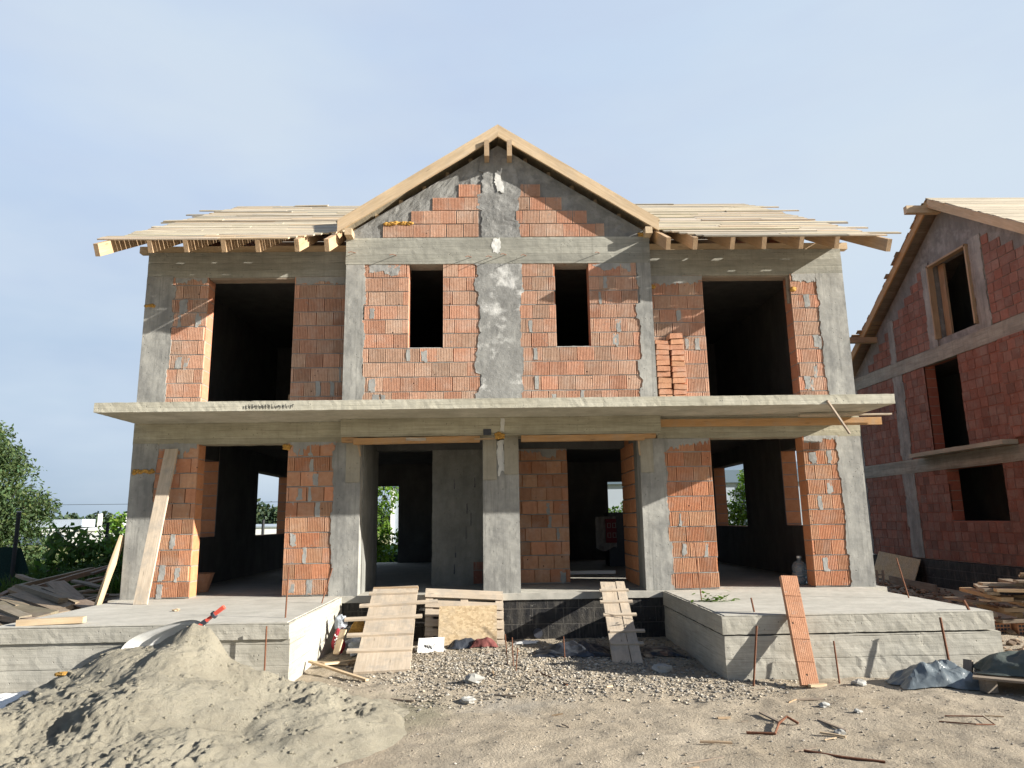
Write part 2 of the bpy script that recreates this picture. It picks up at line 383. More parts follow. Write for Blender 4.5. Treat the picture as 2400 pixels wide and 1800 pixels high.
def sandmat():
    m,nt,b=newmat('pale_building_sand'); N=NT(nt); P=N.geo()
    n1=N.noise(P,2.2,6,.65); n2=N.noise(P,22,6,.75); n3=N.noise(P,130,3,.8)
    col=N.mix(N.ramp(n1,[(.38,0),(.62,1)]),(.375,.342,.265),(.475,.436,.34))
    col=N.mix(N.math('MULTIPLY',N.ramp(n2,[(.5,0),(.75,1)]),.35),col,(.36,.35,.31))
    col=N.mix(N.math('MULTIPLY',N.ramp(n3,[(.35,1),(.5,0)]),.3),col,(.26,.24,.19))
    N.set(b,'Base Color',col); N.bump(b,N.math('ADD',n2,N.math('MULTIPLY',n3,.9)),.035,1); b.inputs['Roughness'].default_value=1; return m
M['sand']=sandmat()

# ------------------------------------------------------------------ wall helpers (s along wall, t up, d outwards)
class Wall:
    def __init__(s,o,u,n): s.o=np.array(o,float);s.u=np.array(u,float);s.n=np.array(n,float)
    def P(s,a,t,d): return s.o+s.u*a+s.n*d+np.array([0,0,1.0])*t
    def arr(s,A): A=np.asarray(A,float); return s.o+A[:,0:1]*s.u+A[:,2:3]*s.n+A[:,1:2]*np.array([[0,0,1.0]])
    @property
    def flip(s): return np.cross(s.u,[0,0,1])@s.n<0
def brick(mb,W,a,b,t0,t1,d,flute,tint):
    pts=[]
    if flute:
        pitch=.0265; n=max(1,int(round((b-a)/pitch))); p=(b-a)/n
        for i in range(n):
            x=a+i*p; q=.011
            if i>0: pts+=[(x+p*.09,d-q),(x+p*.20,d)] if False else [(x-p*.19,d),(x-p*.12,d-q),(x+p*.12,d-q),(x+p*.19,d)]
        pts=[(a,d)]+pts+[(b,d)]
    else: pts=[(a,d),(b,d)]
    k=len(pts); V=[(x,t0,e) for x,e in pts]+[(x,t1,e) for x,e in pts]+[(a,t0,-.03),(b,t0,-.03),(a,t1,-.03),(b,t1,-.03)]
    F=[(i,i+1,k+i+1,k+i) for i in range(k-1)]
    F+=[tuple([2*k,2*k+1]+list(range(k-1,-1,-1))),tuple([2*k+3,2*k+2]+list(range(k,2*k))),(2*k,0,k,2*k+2),(k-1,2*k+1,2*k+3,2*k-1)]
    if W.flip: F=[f[::-1] for f in F]
    mb.add(W.arr(V),F,tint)
def bricks(mb,W,s0,s1,t0,t1,z0,rh=.25,L=.29,flute=True,smooth_above=None,d=.012,seed=0,jit=.003,pinch=None,rowext=None):
    """rows of hollow brick clipped to the rectangle; mortar bed strips between"""
    k0=int(math.floor((t0-z0)/rh+1e-6)); k1=int(math.ceil((t1-z0)/rh-1e-6))
    R=random.Random(seed*1000+int(s0*100))
    for k in range(k0,k1):
        b0=max(t0,z0+k*rh+.009); b1=min(t1,z0+(k+1)*rh-.008)
        if b1-b0<.03: continue
        off=(k%2)*L*.5+random.Random(k*77+seed).uniform(-.05,.05)
        x=math.floor((s0-off)/L)*L+off
        while x<s1:
            w=L*R.uniform(.97,1.03); a=max(s0,x+R.uniform(.002,.006)); b=min(s1,x+w-R.uniform(.005,.014))
            if b-a>.025:
                br=R.uniform(.78,1.13)*(.82 if R.random()<.1 else 1); hu=R.uniform(-.09,.09)
                tint=(br*(1+hu*.5),br*(1-hu),br*(1-hu*1.6))
                fl=flute and not (smooth_above is not None and z0+k*rh>smooth_above and R.random()<.8)
                jz=R.uniform(-.003,.003)
                brick(mb,W,a,b,b0+jz,b1+jz+R.uniform(-.003,.001),d+R.uniform(-jit,jit),fl,tint)
            x+=w
def beds(mb,W,s0,s1,t0,t1,z0,rh=.25,d=.004,seed=0):
    k0=int(math.ceil((t0-z0)/rh-1e-6)); k1=int(math.floor((t1-z0)/rh+1e-6))
    for k in range(k0,k1+1):
        z=z0+k*rh; n=max(2,int((s1-s0)/.05)); A=[]
        for i in range(n+1):
            x=s0+(s1-s0)*i/n
            nn=vnoise([[x*9,z*13,seed]],4)[0]; m2=vnoise([[x*15+7,z*13,seed]],5)[0]
            A+=[(x,z-.010-.005*max(0,nn),d-.004),(x,z-.003,d+.004*nn+.003),(x,z+.009+.006*max(0,m2),d-.004)]
        mb.grid(W.arr(A),n+1,3,flip=W.flip)
def ragged(mb,W,s0,s1,t0,t1,d,L=0,Rr=0,T=0,B=0,step=.03,rough=.005,back=-.02,seed=0,freq=7,tint=(1,1,1)):
    nu=max(3,int((s1-s0)/step)+1); nv=max(3,int((t1-t0)/step)+1)
    tt=np.linspace(0,1,nv); ss=np.linspace(0,1,nu)
    zz=t0+(t1-t0)*tt; xx=s0+(s1-s0)*ss
    def nz(v,k):
        q=np.stack([v*freq,v*0+k*3.7+seed,v*0+seed*1.3],1); c=np.floor((v-.05)/.25+.3*vnoise(q*.7,k+5)); return .5*vnoise(q,k)+.5*vnoise(q*2.9,k+3)+.28*vnoise(q*7.5,k+4)+1.0*_h(c.astype(np.int64),c.astype(np.int64)*0+k,c.astype(np.int64)*0+int(seed),7)
    l=s0+L*nz(zz,1); r=s1+Rr*nz(zz,2); b=t0+B*nz(xx,5); t=t1+T*nz(xx,6)
    S=l[None,:]+(r-l)[None,:]*ss[:,None]; Z=b[:,None]+(t-b)[:,None]*tt[None,:]
    A=np.stack([S.ravel(),Z.ravel(),np.zeros(S.size)],1)
    D=d+rough*(vnoise(np.stack([A[:,0]*8,A[:,1]*8,A[:,0]*0+seed],1),9)+.5*vnoise(np.stack([A[:,0]*23,A[:,1]*23,A[:,0]*0+seed],1),8))
    A[:,2]=D; mb.grid(W.arr(A),nu,nv,tint,flip=W.flip)
    # skirts back to the wall
    idx=np.arange(nu*nv).reshape(nu,nv)
    loop=list(idx[:,0])+list(idx[-1,1:])+list(idx[-2::-1,-1])+list(idx[0,-2:0:-1])
    E=A[loop]; E2=E.copy(); E2[:,2]=back; n=len(loop)
    V=np.vstack([W.arr(E),W.arr(E2)]); F=[(i,i+n,(i+1)%n+n,(i+1)%n) for i in range(n)]
    if W.flip: F=[f[::-1] for f in F]
    mb.add(V,F,tint)
# ================================================================== THE HOUSE
H=thing('unfinished_house','two storey house shell of orange hollow brick and grey concrete under a bare timber roof','house',(0,4.6,GZ))
FW=Wall((0,0,0),(1,0,0),(0,-1,0))                 # wing facade
CW=Wall((0,-.33,0),(1,0,0),(0,-1,0))              # upper centre block facade
RW=Wall((0,1.5,0),(1,0,0),(0,-1,0))               # back of the porch recess
Z1=3.01                                           # upper floor level
def part(mb,name,mat,parent=None,smooth=False): return mb.build(name,M[mat],parent or H,smooth)
def wallbody(x0,x1,y0,y1,z0,z1,mat,name='wall_body'):
    m=MB(); m.box(x0,x1,y0,y1,z0,z1); return part(m,name,mat)
# --- lower front brick panels
def panel(W,s0,s1,t0,t1,z0,mat,core,seed,yb,depth=.30,smooth_above=None,flute=True,name='brick_wall',patches=0,mortar='smear'):
    m=MB(); bricks(m,W,s0,s1,t0,t1,z0,seed=seed,flute=flute,smooth_above=smooth_above); o=part(m,name,mat)
    m=MB(); m.box(s0+.004,s1-.004,yb+.02,yb+depth,t0,t1); part(m,'wall_core',core,o)
    m=MB(); beds(m,W,s0,s1,t0,t1,z0,seed=seed)
    R=random.Random(seed)
    for k in range(patches):
        x=R.uniform(s0+.05,s1-.14); row=int((t0-z0)/.25)+R.randrange(max(1,int((t1-t0)/.25))); z=z0+row*.25+.01
        if z+.23>t1: continue
        ragged(m,W,x,x+R.uniform(.04,.09),z,z+R.uniform(.18,.25),.0155,.022,.022,.02,.03,step=.014,rough=.004,back=-.0,seed=seed+k)
    if t1-t0>2: ragged(m,W,s0+.02,s1-.02,t1-.09,t1-.005,.0165,.02,.02,.0,.07,step=.016,rough=.003,back=0,seed=seed+40,freq=26)
    part(m,'mortar_joints',mortar,o); return o
panel(FW,-5.75,-5.06,0,2.52,.02,'brick_low','core_low',11,0,smooth_above=1.2,patches=9)
panel(FW,-3.56,-2.74,0,2.52,.02,'brick_low','core_low',12,0,smooth_above=1.15,patches=13)
panel(FW,2.80,3.60,0,2.50,.02,'brick_low','core_low',13,0,patches=3)
panel(FW,5.20,5.84,0,2.52,.02,'brick_low','core_low',14,0,patches=5)
# --- upper wing panels
panel(FW,-5.69,-5.08,Z1,5.44,3.05,'brick_up','core_up',21,0,patches=7)
panel(FW,-3.57,-2.58,Z1,5.44,3.05,'brick_up','core_up',22,0,patches=3)
panel(FW,2.62,3.65,Z1,5.42,3.05,'brick_up','core_up',23,0,patches=5)
panel(FW,5.24,5.77,Z1,5.44,3.05,'brick_up','core_up',24,0,patches=6)
# --- upper centre block: windows left as holes
for (a,b,wl,wr,sd) in ((-2.31,-.32,-1.53,-.94,31),(.36,2.43,.99,1.58,32)):
    m=MB(); mj=MB(); core=MB()
    for (s0,s1,t0,t1) in ((a,b,Z1,4.05),(a,wl,4.05,5.56),(wr,b,4.05,5.56)):
        bricks(m,CW,s0,s1,t0,t1,3.05,seed=sd); beds(mj,CW,s0,s1,t0,t1,3.05,seed=sd)
        core.box(s0+.003,s1-.003,-.31,-.03,t0,t1)
    R=random.Random(sd)
    for k in range(9):
        x=R.uniform(a+.1,b-.2); row=R.randrange(9); z=3.06+row*.25
        if wl-.12<x<wr+.02 and z>3.9: continue
        ragged(mj,CW,x,x+R.uniform(.05,.09),z,z+R.uniform(.19,.24),.017,.02,.02,.015,.02,step=.02,rough=.004,back=0,seed=sd+k)
    if sd==31: ragged(mj,CW,-2.2,-1.68,5.36,5.54,.018,.05,.05,.03,.06,step=.025,rough=.006,back=0,seed=5)
    else: ragged(mj,CW,1.66,2.36,5.44,5.55,.018,.05,.05,.03,.05,step=.025,rough=.006,back=0,seed=6)
    o=part(m,'brick_wall','brick_up'); part(core,'wall_core','core_up',o); part(mj,'mortar_joints','smear',o)
# --- gable bricks in steps, render around them
for (a,b,t0) in ((-1.99,-.33,6.03),(-1.5,-.33,6.28),(-1.13,-.31,6.53),(-.67,-.29,6.78),(.34,1.88,6.03),(.34,1.58,6.28),(.36,1.15,6.53),(.38,.80,6.78)):
    m=MB(); bricks(m,CW,a,b,t0,t0+.25,6.03,seed=41); part(m,'gable_brick_course','brick_up')
m=MB(); step=.06
gz=lambda x:7.78-.645*abs(x-.03)
xs=np.arange(-2.62,2.68,step); V=[]
nvv=30
for x in xs:
    top=max(6.03,gz(x))
    for j in range(nvv): V.append((x,6.0+(top-6.0)*j/(nvv-1),0))
A=np.array(V); A[:,2]=-.004+.010*(vnoise(np.stack([A[:,0]*9,A[:,1]*9,A[:,0]*0],1),7)+.6*vnoise(np.stack([A[:,0]*26,A[:,1]*26,A[:,0]*0],1),8))
m.grid(CW.arr(A),len(xs),nvv); m.prism([(-2.6,-.30,6.0),(2.64,-.30,6.0),(2.64,-.30,6.12),(.03,-.30,7.78),(-2.6,-.30,6.12)],(0,.27,0))
part(m,'gable_wall','gable_mortar')
# --- concrete columns
def col(W,s0,s1,t0,t1,yb,mat='column',L=0,Rr=0,d=.022,depth=.3,seed=0,name='concrete_column',T=0,body=True):
    m=MB(); ragged(m,W,s0,s1,t0,t1,d,L,Rr,T,0,seed=seed,rough=.003)
    if body: m.rough(s0+.012,s1-.012,yb+.005,yb+depth,t0,t1,step=.12,amp=.004)
    return part(m,name,mat)
col(FW,-6.15,-5.73,0,2.52,0,Rr=.03,seed=1); col(FW,-2.79,-2.34,0,2.5,0,L=.03,seed=2)
col(FW,-.29,.32,0,2.5,-.0,seed=3,depth=.3); col(FW,2.38,2.83,0,2.5,0,Rr=.03,seed=4); col(FW,5.79,6.2,0,2.5,0,L=.03,seed=5)
col(FW,-6.15,-5.66,Z1,5.46,0,Rr=.035,seed=6); col(FW,5.72,6.2,Z1,5.44,0,L=.035,seed=7)
col(CW,-2.61,-2.28,Z1,5.54,-.33,Rr=.035,seed=8); col(CW,2.40,2.66,Z1,5.54,-.33,L=.045,seed=9)
o=col(CW,-.36,.40,Z1,5.54,-.33,mat='mortar',L=.05,Rr=.05,seed=10)
m=MB(); ragged(m,CW,-.28,.36,6.02,7.55,.016,.06,.06,.05,0,rough=.007,seed=12); part(m,'gable_column','gable_mortar')
for W_,bx in ((CW,(-.02,.09,6.83,7.33,.028,.03,.03,.05,.05,0)),(CW,(-.12,.1,5.78,6.0,.03,.05,.06,.03,.05,0)),(FW,(-.02,.08,1.92,2.5,.034,.03,.03,.02,.05,0)),(FW,(.0,.1,2.62,2.84,.31,.02,.02,.0,.03,.29))):
    m=MB(); ragged(m,W_,*bx[:9],step=.02,seed=int(bx[2]*9),back=bx[9]); part(m,'plaster_smear','white_smear')
# --- beams
m=MB(); m.rough(-6.16,-2.6,-.005,.31,5.44,5.91,amp=.0028); part(m,'ring_beam','beam')
m=MB(); m.rough(2.64,6.21,-.005,.31,5.42,5.91,amp=.0028); part(m,'ring_beam','beam')
m=MB(); m.rough(-2.62,2.66,-.355,-.03,5.54,6.02,amp=.0028); part(m,'ring_beam','beam')
m=MB(); m.rough(-6.16,-2.63,-.012,.31,2.5,2.862,amp=.005); part(m,'lintel_beam','beam_bounce')
m=MB(); m.rough(2.7,6.22,-.012,.31,2.5,2.862,amp=.005); part(m,'lintel_beam','beam_bounce')
m=MB(); m.rough(-2.63,2.70,-.30,0.3,2.56,2.862,amp=.005); part(m,'porch_beam','beam_bounce')
m=MB(); m.rough(-6.14,6.15,-1.29,.32,2.86,3.01,step=.06,amp=.0035,freq=14)
sl=part(m,'balcony_slab','slab')
m=MB(); R=random.Random(3); x=-3.86
while x<-3.1:                                       # scribbled pencil marks on the slab edge
    w=R.uniform(.02,.05); m.box(x,x+w*.5,-1.305,-1.3,2.92+R.uniform(-.02,.02),2.925+R.uniform(-.015,.03)); m.box(x,x+.008,-1.305,-1.3,2.90,2.93+R.uniform(0,.03)); x+=w+.012
part(m,'pencil_scribble','ink',sl)
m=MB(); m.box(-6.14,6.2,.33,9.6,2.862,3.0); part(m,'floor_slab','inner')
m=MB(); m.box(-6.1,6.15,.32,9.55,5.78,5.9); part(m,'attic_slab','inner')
# --- ground floor slab with its sill, bitumen foundation
m=MB(); m.rough(-6.28,6.32,-.13,9.65,-.1,0,step=.1,amp=.0028); part(m,'ground_slab','floor')
m=MB(); m.rough(-6.18,6.22,-.10,9.6,GZ-.2,-.1,step=.2,amp=.004); part(m,'foundation_wall','bitumen')
m=MB()
for i in range(17):
    a=i/16*6.283; m.add([(0.58+.065*math.cos(a),-.104,-.62+.065*math.sin(a)),(0.58+.05*math.cos(a),-.112,-.62+.05*math.sin(a))],[]) 
m=MB(); m.tube([(.58,-.10,-.62),(.58,-.125,-.62)],.075,14); part(m,'drain_pipe','dark_metal')
# --- porch recess
def box_part(name,mat,*b):
    m=MB(); m.box(*b); return part(m,name,mat)
box_part('porch_side_wall','plaster',-2.62,-2.335,.30,1.8,0,2.86)
m=MB(); ragged(m,RW,-1.27,-.18,0,2.5,.012,.008,0,0,0,rough=.007,step=.05,seed=21); m.box(-1.25,-.18,1.52,1.75,0,2.86); o=part(m,'plastered_wall','plaster')
m=MB()
for (x,z) in ((-.86,.2),(-.84,.5),(-.64,.85),(-.55,1.1),(-.86,1.75),(-.47,1.77),(-.62,1.3)): ragged(m,RW,x,x+.012,z,z+.2,.024,.006,.006,.02,.02,step=.02,back=.01,seed=int(z*50))
part(m,'joint_cracks','dark_metal',o)
m=MB(); bricks(m,RW,-.5,-.18,.02,.42,.02,d=.027,seed=55); part(m,'bare_brick_patch','brick_side',o)
panel(RW,.24,1.29,0,2.5,.02,'brick_low','core_low',15,1.5,flute=False,patches=4)
m=MB(); m.rough(-2.4,2.5,1.5,1.8,2.5,2.86,amp=.004); part(m,'lintel_beam','inner')
box_part('party_wall','plaster',-.2,.24,.30,9.3,0,2.86)
SW=Wall((2.385,0,0),(0,1,0),(-1,0,0))
o=box_part('porch_side_wall','plaster',2.40,2.8,.30,1.05,0,2.86)
m=MB(); bricks(m,SW,.62,1.8,0,2.5,.02,flute=False,seed=16); m.box(2.40,2.8,1.05,1.8,0,2.86); part(m,'brick_wall','core_low')
# --- side and back walls, lower storey with windows
def sidewall(xo,xi,wins,z1,z2,core):
    y=0.302; sg=1 if xi>xo else -1
    def lin(a,b,z0,z3):
        m=MB(); m.box(min(xi,xi+sg*.015),max(xi,xi+sg*.015),a,b,z0,z3); part(m,'dark_lining','inner')  # dark lining added over the brick to keep the rooms dim
    yy=y
    for (a,b,zb,zt) in wins: lin(yy,a,z1,z2); lin(a,b,z1,zb); yy=b
    lin(yy,9.3,z1,z2)
    for (a,b,zb,zt) in wins:
        wallbody(min(xo,xi),max(xo,xi),y,a,z1,z2,core,'side_wall'); wallbody(min(xo,xi),max(xo,xi),a,b,z1,zb,core,'window_parapet')
        wallbody(min(xo,xi),max(xo,xi),a,b,zt,z2,'inner','window_lintel'); y=b
    wallbody(min(xo,xi),max(xo,xi),y,9.6,z1,z2,core,'side_wall')
sidewall(-6.15,-5.85,[(1.2,2.96,.93,2.46),(5.46,8.15,.9,2.44)],0,2.86,'core_low')
sidewall(6.2,5.9,[(1.2,2.68,.98,2.5),(4.98,7.36,.94,2.48)],0,2.86,'core_low')
sidewall(-6.15,-5.85,[],3.0,5.78,'core_up'); sidewall(6.2,5.9,[],3.0,5.78,'core_up')
x=-5.85
for (a,b,zb,zt) in ((-4.3,-2.95,0,2.22),(3.27,4.5,.95,2.26)):
    wallbody(x,a,9.3,9.6,0,2.86,'inner','back_wall'); wallbody(a,b,9.3,9.6,zt,2.86,'inner','back_lintel')
    if zb: wallbody(a,b,9.3,9.6,0,zb,'inner','window_parapet')
    x=b
wallbody(x,5.9,9.3,9.6,0,2.86,'inner','back_wall')
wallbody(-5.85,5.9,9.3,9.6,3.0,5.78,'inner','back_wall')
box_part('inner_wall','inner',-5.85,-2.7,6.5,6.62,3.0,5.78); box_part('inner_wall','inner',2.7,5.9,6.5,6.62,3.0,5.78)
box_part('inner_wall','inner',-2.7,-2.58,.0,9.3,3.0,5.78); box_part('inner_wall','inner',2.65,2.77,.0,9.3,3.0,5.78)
# gable ends of the main roof
for x0,x1 in ((-6.12,-5.86),(5.91,6.17)):
    m=MB(); m.prism([(x0,.3,5.9),(x0,9.2,5.9),(x0,4.45,8.45)],(x1-x0,0,0)); part(m,'side_gable','core_up')
# lintel boards still fixed above the upper openings
m=MB(); m.beam((-5.06,.1,5.42),(-3.58,.1,5.42),.2,.03); part(m,'form_board','wood_old')
m=MB(); m.beam((3.66,.12,5.405),(5.22,.12,5.405),.2,.03); part(m,'form_board','wood_old')
for a,b in ((-1.52,-.95),(1.0,1.57)):
    m=MB(); m.beam((a,-.19,5.552),(b,-.19,5.552),.22,.02); part(m,'form_board','wood_old')
m=MB(); m.beam((5.21,.04,5.42),(5.21,.05,4.9),.06,.03); part(m,'form_board','wood_old')
# formwork timbers under the porch beam and stained plywood caps on the columns
def fb(name,mat,p0,p1,w,t,**k):
    m=MB(); m.beam(p0,p1,w,t,seg=6,warp=.004,**k); return part(m,name,mat)
fb('form_timber','wood_orange',(-2.42,-.23,2.49),(-.33,-.23,2.50),.12,.10); fb('form_timber','wood_orange',(.36,-.23,2.505),(2.42,-.23,2.50),.12,.10)
fb('form_timber','wood_orange',(-2.62,-.2,2.515),(-2.36,-.2,2.515),.12,.08); fb('form_timber','wood_orange',(2.38,-.2,2.53),(2.62,-.2,2.53),.12,.08)
fb('form_cleat','wood_pale',(-1.55,-.30,2.51),(-1.22,-.30,2.51),.02,.05); fb('form_cleat','wood_brown',(-.42,-.30,2.50),(-.05,-.30,2.50),.03,.03)
fb('form_cleat','wood_brown',(-2.36,-.21,2.45),(-2.31,-.2,2.25),.03,.03); fb('form_cleat','wood_brown',(2.33,-.2,2.46),(2.35,-.2,2.2),.03,.03); fb('form_cleat','wood_brown',(.35,-.2,2.45),(.35,-.2,2.18),.03,.03); fb('form_cleat','wood_brown',(-.32,-.2,2.45),(-.32,-.2,2.32),.03,.04)
for (a,b,z) in ((-2.58,-2.345,1.83),(-.283,-.055,1.84),(.075,.315,1.93),(2.385,2.60,1.93)):
    m=MB(); m.rough(a,b,-.055,-.02,z,2.56,step=.08,amp=.003); part(m,'form_cap','ply_grey')
m=MB(); m.box(-.27,-.14,-.318,-.295,2.56,2.66); part(m,'beam_pocket','dark_metal')
fb('edge_timber','wood_orange',(2.72,-.16,2.74),(6.42,-.34,2.72),.05,.125); fb('edge_timber','wood_pale',(5.0,-.42,2.81),(6.5,-.5,2.80),.1,.025)
# dried foam
FB=[((-5.93,-.03,2.05),.20,.06,6),((-3.58,-.03,2.43),.04,.07,4),((-.0,-.33,2.55),.06,.08,5),((-6.07,-.02,4.93),.08,.04,3),((5.27,-.02,5.15),.03,.06,4),((2.72,-.02,5.22),.06,.04,3)]
def foam(c,hw,hh,n,seed):
    m=MB(); R=random.Random(seed)
    N_=n*5
    for i in range(N_): m.blob((c[0]-hw*.85+1.7*hw*(i+R.random())/N_,c[1]+R.uniform(-.008,.012),c[2]+R.uniform(-hh,hh)*.42),R.uniform(.014,.032),.45,8,8,6,(1.5,.7,.9),seed+i)
    part(m,'foam_blob','foam',smooth=True)
for i,f in enumerate(FB): foam(f[0],f[1],f[2],f[3],i+3)
foam((-1.72,-.345,6.29),.28,.05,9,77); foam((2.56,-.36,6.05),.08,.05,5,78)
# bent tie wires and nails sticking out of the centre beam
for i,(x,z) in enumerate(((-2.45,5.75),(-1.75,5.70),(-.45,5.66),(-.1,5.66),(.5,5.68),(.15,5.7),(1.78,5.72))):
    m=MB(); m.tube([(x,-.35,z),(x-.06,-.46,z-.02),(x-.10,-.50,z-.05)],.006,5); part(m,'tie_wire','rust')

# ------------------------------------------------------------------ roof
SL=.567; zroof=lambda y:5.77+SL*(y+1.0)             # top of the front boarding
roof=MB(); roof_any=False
cs=1/math.sqrt(1+SL*SL)
def rafter(x,y0,y1,x_end=None):
    m=MB(); z=lambda y:zroof(y)-.03-.115
    m.beam((x if x_end is None else x_end,y0,z(y0)),(x,y1,z(y1)),.075,.20,seg=3,warp=.003,tint=(1,1,1)); return part(m,'rafter','wood_rafter')
LX=[-5.76,-5.17,-4.55,-3.99,-3.34,-2.85]; RX=[2.88,3.34,3.97,4.51,5.15,5.76]
for x in LX+RX: rafter(x*.984,-.98,4.4)
rafter(-6.15,-1.30,4.4,-6.33); rafter(6.17,-1.30,4.4,6.35)
for x in (-2.2,-1.6,-1.0,1.0,1.6,2.2): rafter(x,1.0+ (2.7-abs(x))*.9,4.4)
for a,b in ((-6.34,-2.66),(2.70,6.36)):
    m=MB(); m.beam((a,.08,5.975),(b,.08,5.975),.13,.12); part(m,'wall_plate','wood_new')
gh=lambda z:max(0,(8.06-z)/.645)                   # half width of the cross gable at height z
R=random.Random(12)
for sgn in (-1,1):
    m=MB(); y=-1.04
    while y<4.45:
        wy=R.uniform(.115,.15)*1.0; yc=y+wy*cs/2; z=zroof(yc)
        inner=gh(z)-.12 if z<8.06 else 0
        outer=6.32+R.uniform(-.06,.04)
        if R.random()<.10: outer+=R.uniform(.1,.5)
        if y<-1.0: outer=6.50
        if -.93<y<-.75: outer=6.52 if sgn<0 else 6.88
        cuts=[max(0.0,inner)]; c=inner+R.uniform(.8,3.2)
        while c<outer-.6: cuts.append(c); c+=R.uniform(1.8,3.4)
        cuts.append(outer)
        for i in range(len(cuts)-1):
            a,b=cuts[i]+.004,cuts[i+1]-.004; lift=R.uniform(0,.005)+(R.random()<.08)*R.uniform(.012,.026)
            br=R.uniform(.85,1.1); tn=(br,br*R.uniform(.97,1.02),br*R.uniform(.9,1.05))
            if R.random()<.16: tn=(br*.66,br*.69,br*.74)
            elif R.random()<.2: tn=(br*1.02,br*.9,br*.78)
            m.beam((sgn*a,yc,z-.013+lift),(sgn*b,yc,z-.013+lift+R.uniform(-.006,.006)),wy-.008,.024,up=(0,-SL,1),seg=5,warp=.002,tint=tn)
        y+=wy*cs+R.uniform(.0,.006)
    part(m,'roof_boarding','wood_roof')
m=MB()
for k in range(24):
    y=9.95-k*.222; z=5.77+SL*(9.9-y); m.beam((-6.4,y,z),(6.4,y,z),.235,.024,up=(0,SL,1),seg=2)
part(m,'rear_roof_boarding','wood_roof')
m=MB(); m.beam((-6.2,4.45,8.72),(6.25,4.45,8.72),.12,.18); part(m,'ridge_beam','wood_new')
# stray boards lying loose on the slope
for (a,b,y) in ((-6.55,-5.4,1.25),(-4.9,-4.1,4.3),(5.1,6.72,2.6)):
    m=MB(); m.beam((a,y,zroof(y)+.02),(b,y,zroof(y)+.03),.12,.024,up=(0,-SL,1)); part(m,'loose_board','wood_roof')
# cross gable: boards along the ridge, barge boards, purlins
GS=.645; yb=-.55
for sgn in (-1,1):
    m=MB(); n=23; L=3.12
    for k in range(n):
        f=(k+.5)/n; xx=f*2.80; zc=8.055-GS*xx; yback=(zc-5.77)/SL-1.0+.1
        br=R.uniform(.85,1.1)
        m.beam((.03+sgn*xx,yb+.006+R.uniform(0,.02),zc),(.03+sgn*xx,yback,zc),2.8/n*1.19-.0015,.024,up=(sgn*GS,0,1),seg=2,tint=(br,br,br*.97))
    part(m,'roof_boarding','wood_roof')
    m=MB(); ct=math.sqrt(1+GS*GS); h=.235*ct*.82
    top=lambda x:8.065-GS*x
    pts=[(.03,yb,top(0)),(.03+sgn*2.77,yb,top(2.77)),(.03+sgn*2.75,yb,top(2.77)-h*.93),(.03+sgn*2.72,yb,top(2.72)-h),(.03,yb,top(0)-h)]
    nn=14; V=[];G=[]
    for i in range(nn+1):
        x=2.77*i/nn; w=.0018*math.sin(i*1.7)
        for (zz,yy) in ((top(x),yb+w),(top(x)-h,yb+w),(top(x)-h,yb+.045),(top(x),yb+.045)):
            V.append((.03+sgn*x,yy,zz)); G.append((x*ct+sgn*9,zz+x*GS,yy))
    F=[(0,1,2,3),(nn*4,nn*4+3,nn*4+2,nn*4+1)]
    for i in range(nn):
        for k in range(4): F.append((i*4+k,i*4+(k+1)%4,i*4+4+(k+1)%4,i*4+4+k))
    m.add(V,F,(1,1,1),G); part(m,'barge_board','wood_new')
    for k in range(6):
        x=.5+k*.42; m=MB(); m.beam((.03+sgn*x,-.04,top(x)-.14),(.03+sgn*x,2.4-x*.9,top(x)-.14),.07,.16); part(m,'gable_rafter','wood_brown') if k in(5,) else part(m,'gable_rafter','wood_new')
for x in (-.17,.23):
    m=MB(); m.beam((x,-.60,7.585),(x,2.9,7.62),.085,.33 if False else .30); part(m,'purlin','wood_brown')
for x in (-2.55,2.62):
    m=MB(); m.beam((x,-.56,6.06),(x,1.0,6.06),.12,.12); part(m,'purlin','wood_new')

# ================================================================== TERRACES
t=thing('concrete_terrace','long pale concrete terrace on the left, half hidden by the sand heap','terrace',(-4.3,-1.5,GZ))
m=MB(); m.rough(-6.10,-2.56,-3.06,-.135,GZ-.1,-.17,step=.08,amp=.004); part(m,'terrace_base','terrace',t)
m=MB(); m.rough(-6.13,-2.565,-3.09,-.135,-.185,-.004,step=.06,amp=.0032,freq=14); o=part(m,'terrace_slab','terrace',t)
m=MB(); m.rough(-6.10,-2.60,-3.06,-.14,-.04,.004,step=.12,amp=.002); part(m,'terrace_top','terrace_top',o)
t=thing('concrete_terrace','pale board-marked concrete terrace on the right with a dark horizontal crack','terrace',(4.3,-1.6,GZ))
m=MB(); m.rough(2.63,5.98,-3.23,-.135,GZ-.1,-.235,step=.06,amp=.0045,freq=13); part(m,'terrace_base','terrace',t)
m=MB(); m.rough(2.62,5.93,-3.215,-.135,-.215,-.004,step=.05,amp=.0045,freq=14); o=part(m,'terrace_slab','terrace',t)
m=MB(); m.rough(2.66,5.90,-3.19,-.14,-.04,.004,step=.12,amp=.002); part(m,'terrace_top','terrace_top',o)
